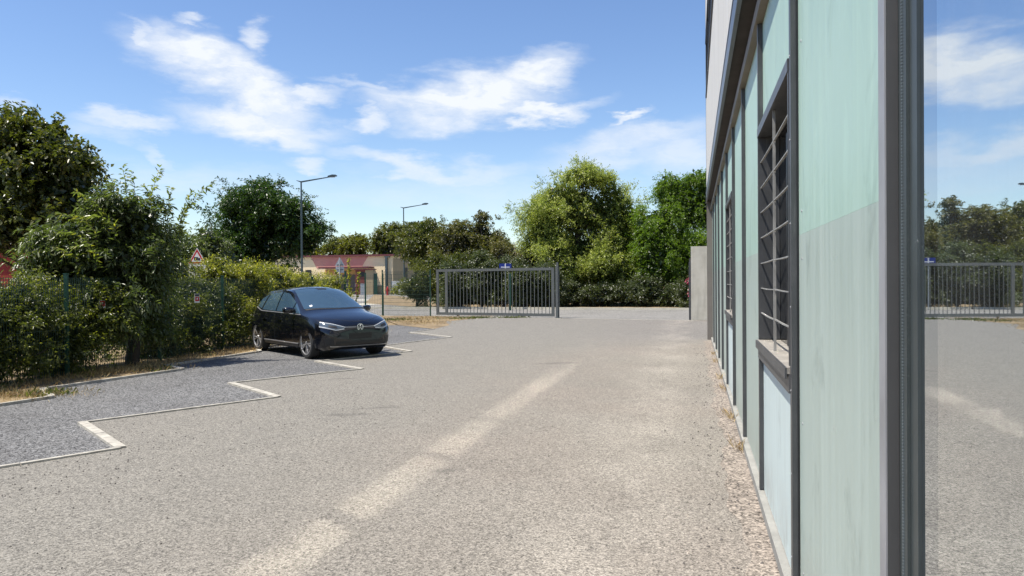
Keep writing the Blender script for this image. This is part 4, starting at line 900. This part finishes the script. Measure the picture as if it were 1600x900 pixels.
MB().box((.022, 5.0, 1.6), (.06, 6.3, fbz(417))).build('window', M_black, fb)
kb = MB(); kb.box((fbx(604)-.12, -.35, 0), (fbx(604)+.2, -.05, fbz(402))); kb.box((fbx(601.5), -.35, fbz(402)), (fbx(610), -.05, fbz(400.3))); kb.build('downpipe', M_lamp, fb)
def place(name, label, cat, px0, px1, py1, Y, m, depth=1.6):
    a, b_ = (px0-800)/1180*Y, (px1-800)/1180*Y; h = 1.65 + (441.3-py1)*Y/1180; t = empty(name, (a, Y, 0), 0, label, cat); return t, b_-a, h
t, w_, h_ = place('dark_red_kiosk', 'dark red and tan service kiosk in front of the cream building', 'kiosk', 555.5, 583, 421, 105, M_darkred)
MB().box((0, 0, 0), (w_*.56, 2, h_)).build('red_wall', M_darkred, t); MB().box((w_*.56, .0, 0), (w_, 2, h_-.05)).build('tan_wall', M_tan_shade, t); MB().box((-.15, -.2, h_), (w_+.1, 2.2, h_+.12)).build('roof', M_roofred, t)
MB().box((w_*.22, -.05, h_-.95), (w_*.5, -.002, h_-.3)).build('dark_panel', M_black, t)
t, w_, h_ = place('green_gate_leaf', 'narrow dark green gate leaf right of the dark red kiosk', 'gate', 584, 588.5, 427, 105, M_green); MB().box((0, 0, 0), (w_, .08, h_)).build('leaf', M_green, t); MB().box((w_, -.04, 0), (w_+.1, .1, h_+.1)).build('post', M_green, t)
t, w_, h_ = place('utility_cabinet', 'pale grey utility cabinet in front of the kiosk', 'cabinet', 563, 570, 443, 103, M_signgrey); MB().box((0, 0, 0), (w_*.48, .4, h_)).build('door', M_signgrey, t); MB().box((w_*.52, 0, 0), (w_, .4, h_-.05)).build('door', M_signgrey, t); MB().box((-.03, -.02, h_), (w_+.03, .43, h_+.05)).build('lid', M_signgrey, t)
t, w_, h_ = place('grey_cabinet', 'squat grey cabinet left of the red hydrant', 'cabinet', 589, 596, 446, 106, M_signgrey); MB().box((0, 0, 0), (w_, .5, h_)).build('body', M_tan_shade, t); MB().box((-.04, -.04, h_), (w_+.04, .54, h_+.06)).build('lid', M_signgrey, t)
# hydrant
p = atp(605.5, 446, 100); hy = empty('fire_hydrant', (p.x, p.y, 0), 0, 'red fire hydrant at the pavement edge in front of the cream building', 'hydrant')
MB().lathe([(0, 0), (.22, 0), (.22, .06), (.13, .07), (.13, .75), (.17, .77), (.17, .82), (.13, .84), (.12, 1.0), (.07, 1.12), (0, 1.16)], 16).build('body', M_hydrant, hy, 40)
for sx in (-1, 1): MB().lathe([(0, 0), (.09, 0), (.09, .12*sx), (.06, .13*sx), (0, .13*sx)], 10, 'x', (sx*.12, 0, .62)).build('outlet', M_hydrant, hy)
# white panel fence
t, w_, h_ = place('white_panel_fence', 'white slatted panel fence right of the red hydrant', 'fence', 612, 634, 439, 104, M_white)
b0_ = MB().box((0, 0, .62), (.17, .03, h_)).build('slat', M_white, t); n_ = int(w_/.19)
for k in range(1, n_): link_copy(b0_, t).location.x = k*.19
mb = MB(); mb.box((0, .031, .75), (w_, .07, .83)); mb.box((0, .031, h_-.2), (w_, .07, h_-.12)); mb.build('rail', M_white, t)
for x in (0, w_-.12): MB().box((x, .071, 0), (x+.12, .15, h_)).build('post', M_shutter, t)
t, w_, h_ = place('slim_dark_post', 'slim dark post at the left end of the white panel fence', 'post', 610.8, 612.2, 429, 103, M_lamp); MB().box((0, 0, 0), (w_, .12, h_)).build('shaft', M_lamp, t); MB().box((-.02, -.02, h_), (w_+.02, .14, h_+.05)).build('cap', M_lamp, t)
# red building behind the far left tree
rb = empty('red_building', (-23.0, 40, 0), 0, 'red walled building behind the tall dark tree on the left', 'building')
MB().box((-26, 0, -.2), (0, 9, 3.6)).build('wall', M_brightred, rb); MB().box((-26.2, -.2, 3.6), (.2, 9.2, 3.85)).build('roof', M_roofred, rb)
for x in (-20, -14, -8): 
    w1 = MB().box((x, -.05, 1.0), (x+1.6, -.002, 2.3)).build('window', M_black, rb)
# ------------------------------------------------------------------ cars
def pchip(xk, yk, x):
    xk, yk, x = np.array(xk, float), np.array(yk, float), np.atleast_1d(np.array(x, float)); h = np.diff(xk); dl = np.diff(yk)/h
    d = np.zeros(len(xk)); d[0], d[-1] = dl[0], dl[-1]
    for i in range(1, len(xk)-1):
        if dl[i-1]*dl[i] > 0:
            w1, w2 = 2*h[i]+h[i-1], h[i]+2*h[i-1]; d[i] = (w1+w2)/(w1/dl[i-1]+w2/dl[i])
    i = np.clip(np.searchsorted(xk, x)-1, 0, len(h)-1); t = (x-xk[i])/h[i]
    return (1+2*t)*(1-t)**2*yk[i] + t*(1-t)**2*h[i]*d[i] + t*t*(3-2*t)*yk[i+1] + t*t*(t-1)*h[i]*d[i+1]
K = dict(
 zt=[(-2.06,.80),(-2.04,.97),(-1.99,1.13),(-1.90,1.33),(-1.80,1.435),(-1.2,1.53),(-.5,1.568),(0,1.558),(.3,1.51),(.7,1.345),(1.0,1.195),(1.22,1.09),(1.36,1.04),(1.65,.965),(1.92,.885),(2.06,.82),(2.14,.75),(2.18,.68),(2.20,.60)],
 zc=[(-2.06,.74),(-2.0,1.0),(-1.88,1.27),(-1.75,1.365),(-1.2,1.455),(-.4,1.495),(.05,1.465),(.5,1.285),(.9,1.085),(1.1,.995),(1.3,.955),(1.65,.90),(1.92,.825),(2.08,.745),(2.16,.67),(2.2,.57)],
 wc=[(-2.06,.52),(-1.88,.56),(-1.2,.605),(-.4,.635),(.05,.645),(.5,.69),(.9,.755),(1.1,.785),(1.5,.77),(1.9,.70),(2.08,.60),(2.16,.50),(2.2,.40)],
 zb=[(-2.06,.70),(-2.0,.95),(-1.5,1.0),(-1,.985),(0,.955),(1.0,.93),(1.3,.905),(1.7,.845),(1.95,.765),(2.1,.685),(2.2,.545)],
 wb=[(-2.06,.60),(-2.0,.73),(-1.6,.83),(-1,.865),(0,.875),(1,.87),(1.5,.855),(1.85,.80),(2.0,.745),(2.12,.65),(2.2,.48)],
 wm=[(-2.06,.66),(-2.0,.80),(-1.75,.885),(-1.2,.905),(1.4,.907),(1.75,.89),(1.95,.845),(2.08,.765),(2.16,.66),(2.2,.55)],
 zm=[(-2.06,.60),(-1.5,.66),(1.4,.66),(2.0,.60),(2.2,.50)],
 zs=[(-2.06,.40),(-1.8,.28),(-1.2,.24),(1.2,.24),(1.8,.25),(2.1,.27),(2.2,.34)],
 zl=[(-2.06,.36),(-1.8,.24),(-1.2,.19),(1.2,.19),(1.8,.19),(2.1,.22),(2.2,.32)])
def fk(n, x): a = K[n]; return pchip([p[0] for p in a], [p[1] for p in a], x)
def car(origin, heading, name, label, paint, glass, group=None, simple_car=False):
    root = empty(name, origin, heading, label, 'car', group)
    xs = np.unique(np.concatenate([np.linspace(-2.06, -1.7, 12), np.linspace(-1.7, 1.7, 52), np.linspace(1.7, 2.1, 14), np.linspace(2.1, 2.2, 9)]))
    F = {k: fk(k, xs) for k in K}; rows = []
    for i, x in enumerate(xs):
        g = {k: F[k][i] for k in F}; ws = g['wm']-.035
        half = [(0, g['zl']), (ws*.5, g['zl']), (ws*.92, g['zl']), (ws, g['zs'])]
        key = [(ws, g['zs']), (g['wm'], g['zm']), (g['wb'], g['zb'])]
        for k in range(1, 11):                      # rounded flank
            t = k/10
            if t < .5: q = t*2; y = ws + (g['wm']-ws)*math.sin(q*PI/2); z = g['zs'] + (g['zm']-g['zs'])*q
            else: q = t*2-1; y = g['wm'] + (g['wb']-g['wm'])*(q**1.8); z = g['zm'] + (g['zb']-g['zm'])*q
            half.append((y, z))
        for k in range(1, 6):                       # glasshouse
            t = k/5; half.append((g['wb'] + (g['wc']-g['wb'])*t + .018*math.sin(PI*t), g['zb'] + (g['zc']-g['zb'])*t))
        for k in range(1, 9):                       # roof, crowned
            t = k/8; half.append((g['wc']*(1-t), g['zc'] + (g['zt']-g['zc'])*(1-(1-t)**2.2)))
        rows.append([(x, y, z) for y, z in half] + [(x, -y, z) for y, z in half[-2:0:-1]])
    n = len(rows[0]); vs = [p for r in rows for p in r]; fs = []
    for i in range(len(rows)-1):
        for k in range(n): fs.append((i*n+k, i*n+(k+1) % n, (i+1)*n+(k+1) % n, (i+1)*n+k))
    m = len(rows)
    fs += [tuple(range(n))[::-1], tuple((m-1)*n+k for k in range(n))]
    bo = MB().add(vs, fs).build('body', paint, root)
    # wheel arches
    cut = MB()
    for ax in (1.385, -1.385):
        for sy in (-1, 1): cut.lathe([(0, sy*.60), (.372, sy*.60), (.372, sy*1.1), (0, sy*1.1)], 40, 'y', (ax, 0, .34))
    co = cut.build('cutter', M_cartrim); md = bo.modifiers.new('arch', 'BOOLEAN'); md.object = co; md.operation = 'DIFFERENCE'; md.solver = 'EXACT'
    dg = bpy.context.evaluated_depsgraph_get(); dg.update(); ev = bo.evaluated_get(dg); me = bpy.data.meshes.new_from_object(ev)
    bo.modifiers.clear(); bo.data = me; bpy.data.objects.remove(co)
    while len(me.materials) < 2: me.materials.append(M_cartrim)
    me.materials[0] = paint; me.materials[1] = M_cartrim
    for p in me.polygons:
        c = p.center; p.material_index = 0
        for ax in (1.385, -1.385):
            r = math.hypot(c.x-ax, c.z-.34)
            if r < .385 and abs(c.y) < .88 and (abs(p.normal.y) > .95 and abs(c.y) < .65 or r > .33 and abs(p.normal.y) < .3): p.material_index = 1
    me.polygons.foreach_set('use_smooth', [True]*len(me.polygons)); me.set_sharp_from_angle(angle=math.radians(32))
    bm = bmesh.new(); bm.from_mesh(me); bv = BVHTree.FromBMesh(bm); bm.free()
    def patch(nm, lo, hi, axis, mat, parent=root, nu=16, nv=8, lift=.006, sgn=1):
        """a skin of its own lying on the body between two curves, seen along an axis"""
        def samp(c, t):
            c = np.array(c, float); s = np.concatenate([[0], np.cumsum(np.linalg.norm(np.diff(c, axis=0), axis=1))]); s /= s[-1]
            return np.array([np.interp(t, s, c[:, 0]), np.interp(t, s, c[:, 1])])
        top, bot = [], []
        for i in range(nu+1):
            a, b_ = samp(lo, i/nu), samp(hi, i/nu)
            for j in range(nv+1):
                q = a + (b_-a)*j/nv
                if axis == 'x': o_, d_ = Vector((4*sgn, q[0], q[1])), Vector((-sgn, 0, 0))
                elif axis == 'y': o_, d_ = Vector((q[0], 3*sgn, q[1])), Vector((0, -sgn, 0))
                else: o_, d_ = Vector((q[0], q[1], 4)), Vector((0, 0, -1))
                hit = bv.ray_cast(o_, d_)
                h = hit[0] if hit[0] is not None else o_ + d_*3.2; nn = hit[1] if hit[1] is not None else -d_
                top.append(h + nn*lift); bot.append(h - nn*.012)
        w = nv+1; N = len(top); f = []
        for i in range(nu):
            for j in range(nv): f.append((i*w+j, (i+1)*w+j, (i+1)*w+j+1, i*w+j+1))
        rim = [i*w for i in range(nu+1)] + [nu*w+j for j in range(1, nv+1)] + [i*w+nv for i in range(nu-1, -1, -1)] + [j for j in range(nv-1, 0, -1)]
        for a, b_ in zip(rim, rim[1:]+rim[:1]): f.append((a, N+a, N+b_, b_))
        return MB().add(top+bot, f).build(nm, mat, parent, 35)
    arc = lambda x0, bow, w, n=9: [(x0-bow*(t*t), w*t) for t in np.linspace(-1, 1, n)]
    ws = patch('windscreen', arc(1.24, .27, .735), arc(.245, .16, .575), 'z', glass, nu=22, nv=14)
    patch('roof_panel', arc(.20, .16, .57), [(-1.55, y) for y in np.linspace(-.52, .52, 9)], 'z', paint, nu=16, nv=14, lift=.004)
    patch('rear_window', [(-1.9+.06*abs(t), .52*t) for t in np.linspace(-1, 1, 7)], [(-1.965+.05*abs(t), .56*t) for t in np.linspace(-1, 1, 7)], 'z', glass, nu=10, nv=5)
    for sy in (-1, 1):
        patch('quarter_window', [(.60, .985), (1.02, .965)], [(.60, 1.195), (.995, .985)], 'y', glass, nu=8, nv=6, sgn=sy)
        patch('side_window', [(-.27, 1.0), (.55, .985)], [(-.27, 1.44), (.08, 1.41), (.55, 1.215)], 'y', glass, nu=14, nv=8, sgn=sy)
        patch('side_window', [(-1.15, 1.02), (-.33, 1.0)], [(-1.07, 1.395), (-.33, 1.44)], 'y', glass, nu=12, nv=8, sgn=sy)
        patch('side_window', [(-1.58, 1.10), (-1.23, 1.04)], [(-1.50, 1.27), (-1.16, 1.385)], 'y', glass, nu=8, nv=6, sgn=sy)
        patch('window_trim', [(-1.62, 1.06), (-1.2, .985), (.3, .962), (1.06, .942)], [(-1.62, 1.085), (-1.2, 1.002), (.3, .976), (1.06, .955)], 'y', M_alu, nu=24, nv=1, sgn=sy, lift=.008)
        patch('sill_trim', [(-.96, .235), (.96, .235)], [(-.96, .30), (.96, .30)], 'y', M_cartrim, nu=12, nv=2, sgn=sy, lift=.012)
        patch('sill_strip', [(-.98, .30), (.96, .30)], [(-.98, .318), (.96, .318)], 'y', M_alu, nu=12, nv=1, sgn=sy, lift=.014)
        for xx, hx in ((.70, .15), (-.32, -.75)):
            patch('door_gap', [(xx-.006, .33), (xx+.006, .33)], [(xx-.006, .95), (xx+.006, .95)], 'y', M_cartrim, nu=1, nv=12, sgn=sy, lift=.002)
        for hx in (-.12, -1.02): patch('door_handle', [(hx, .80), (hx+.20, .80)], [(hx, .835), (hx+.20, .835)], 'y', paint, nu=4, nv=2, sgn=sy, lift=.03)
        hl = patch('headlight', [(.40*sy, .655), (.56*sy, .635), (.83*sy, .71)], [(.345*sy, .69), (.60*sy, .765), (.80*sy, .80)], 'x', M_lens, nu=16, nv=6, lift=.006)
        patch('light_guide', [(.37*sy, .652), (.56*sy, .628), (.83*sy, .70)], [(.38*sy, .668), (.56*sy, .646), (.825*sy, .725)], 'x', M_lensw, hl, 12, 1, .010)
        patch('light_guide', [(.35*sy, .683), (.60*sy, .757), (.79*sy, .795)], [(.35*sy, .70), (.60*sy, .772), (.79*sy, .81)], 'x', M_lensw, hl, 12, 1, .010)
        patch('lamp_core', [(.52*sy, .67), (.70*sy, .70)], [(.54*sy, .72), (.68*sy, .745)], 'x', M_cartrim, hl, 6, 3, .009)
        patch('tail_light', [(.36*sy, .92), (.72*sy, .90)], [(.36*sy, .99), (.70*sy, .98)], 'x', M_tail, nu=8, nv=3, sgn=-1)
        patch('air_curtain', [(.60*sy, .30), (.76*sy, .33)], [(.62*sy, .47), (.78*sy, .48)], 'x', M_cartrim, nu=5, nv=4, lift=.004)
        # door mirror
        mm = MB(); q = [(.80, .90*sy, 1.0)]
        mr = MB().add([], []); ring = []
        vs_, fs_ = [], []
        for i, (t, rw, rh) in enumerate(((0, .05, .035), (.06, .085, .06), (.14, .095, .075), (.21, .085, .07), (.245, .05, .045))):
            for k in range(10): vs_.append((.74 - .02*i + rw*math.cos(k*PI/5)*.8, sy*(.855+t), 1.045 + rh*math.sin(k*PI/5)))
        for i in range(4):
            for k in range(10): fs_.append((i*10+k, i*10+(k+1) % 10, (i+1)*10+(k+1) % 10, (i+1)*10+k))
        fs_ += [tuple(range(10)), tuple(range(40, 50))]
        mo = MB().add(vs_, fs_).build('door_mirror', paint, root, 60); MB().box((.655, sy*.92, 1.0), (.672, sy*1.07, 1.09)).build('mirror_glass', glass, mo)
        MB().bar((.76, sy*.80, .975), (.73, sy*.9, 1.02), .05, .03).build('mirror_arm', M_cartrim, mo)
    patch('light_strip', [(-.35, .692), (-.085, .687)], [(-.35, .699), (-.085, .694)], 'x', M_lensw, nu=8, nv=1)
    patch('light_strip', [(.085, .687), (.35, .692)], [(.085, .694), (.35, .699)], 'x', M_lensw, nu=8, nv=1)
    patch('lower_grille', [(-.62, .27), (.62, .27)], [(-.56, .40), (.56, .40)], 'x', M_cartrim, nu=20, nv=4, lift=.005)
    patch('grille_strip', [(-.68, .285), (.68, .285)], [(-.68, .297), (.68, .297)], 'x', M_alu, nu=20, nv=1, lift=.012)
    patch('plate_recess', [(-.27, .44), (.27, .44)], [(-.27, .56), (.27, .56)], 'x', M_cartrim, nu=8, nv=3, lift=.006)
    patch('cowl', arc(1.30, .25, .72), arc(1.25, .265, .73), 'z', M_cartrim, nu=20, nv=2, lift=.005)
    patch('bonnet_seam', arc(2.085, .30, .66), arc(2.075, .30, .66), 'z', M_cartrim, nu=20, nv=1, lift=.002)
    patch('sticker', [(.93, -.60), (.93, -.54)], [(.99, -.60), (.99, -.54)], 'z', M_white, nu=1, nv=1, lift=.009)
    patch('sensor_patch', [(.36, -.10), (.36, .10)], [(.26, -.14), (.26, .14)], 'z', M_cartrim, nu=4, nv=2, lift=.009)
    if not simple_car:
        bx = bv.ray_cast(Vector((4, 0, .69)), Vector((-1, 0, 0)))[0].x + .012
        bd = MB().lathe([(.066, 0), (.077, 0), (.077, .010), (.066, .010)], 28, 'x', (bx-.004, 0, .69), True)
        def stroke(a, b_, w=.0105):
            bd.bar((bx+.001, a[0], .69+a[1]), (bx+.001, b_[0], .69+b_[1]), w, .009, (1, 0, 0))
        stroke((-.028, .060), (0, .008)); stroke((0, .008), (.028, .060))
        stroke((-.060, .030), (-.030, -.058)); stroke((-.030, -.058), (0, .0)); stroke((0, .0), (.030, -.058)); stroke((.030, -.058), (.060, .030))
        bd.build('badge', M_silver, root)
    # wheels
    proto = None
    for ax in (1.385, -1.385):
        for sy in (-1, 1):
            if proto is None:
                w = MB().lathe([(.20, -.09), (.235, -.10), (.315, -.108), (.335, -.085), (.34, 0), (.335, .085), (.315, .108), (.262, .112), (.255, .095), (.255, -.08), (.20, -.09)], 40, 'y').build('wheel', M_tyre, root, 30)
                MB().lathe([(.0, .055), (.06, .06), (.20, .05), (.254, .03), (.254, -.06), (0, -.06)], 36, 'y').build('rim', M_rimdark, w, 30)
                MB().lathe([(.236, .094), (.258, .098), (.258, .110), (.240, .108)], 40, 'y', (0, 0, 0), True).build('rim_edge', M_alu, w, 40)
                for k in range(5):
                    a = k*2*PI/5; sp_ = MB()
                    for da in (-.16, .20): sp_.bar((.05*math.cos(a), .082, .05*math.sin(a)), (.242*math.cos(a+da), .094, .242*math.sin(a+da)), .022, .028, (0, 1, 0))
                    sp_.build('spoke', M_alu, w)
                MB().lathe([(0, .105), (.035, .102), (.038, .08)], 14, 'y').build('hub_cap', M_alu, w)
                proto = w; c = w
            else: c = copy_tree(proto, root)
            c.location = (ax, sy*.79, .34); c.rotation_euler = (0, (.5 if ax > 0 else .2), 0 if sy > 0 else PI)
    return root
fw = Vector((.64, -.768, 0)); hd = math.atan2(fw.y, fw.x)
car((-4.72, 18.15, 0), hd, 'black_hatchback', 'black electric hatchback parked nose out beside the hedge', M_paint, M_carglass)
car((-12.4, 97.5, 0), math.radians(200), 'white_car', 'small white car parked under the street tree beyond the bush', M_wpaint, M_paleglass, None, True)
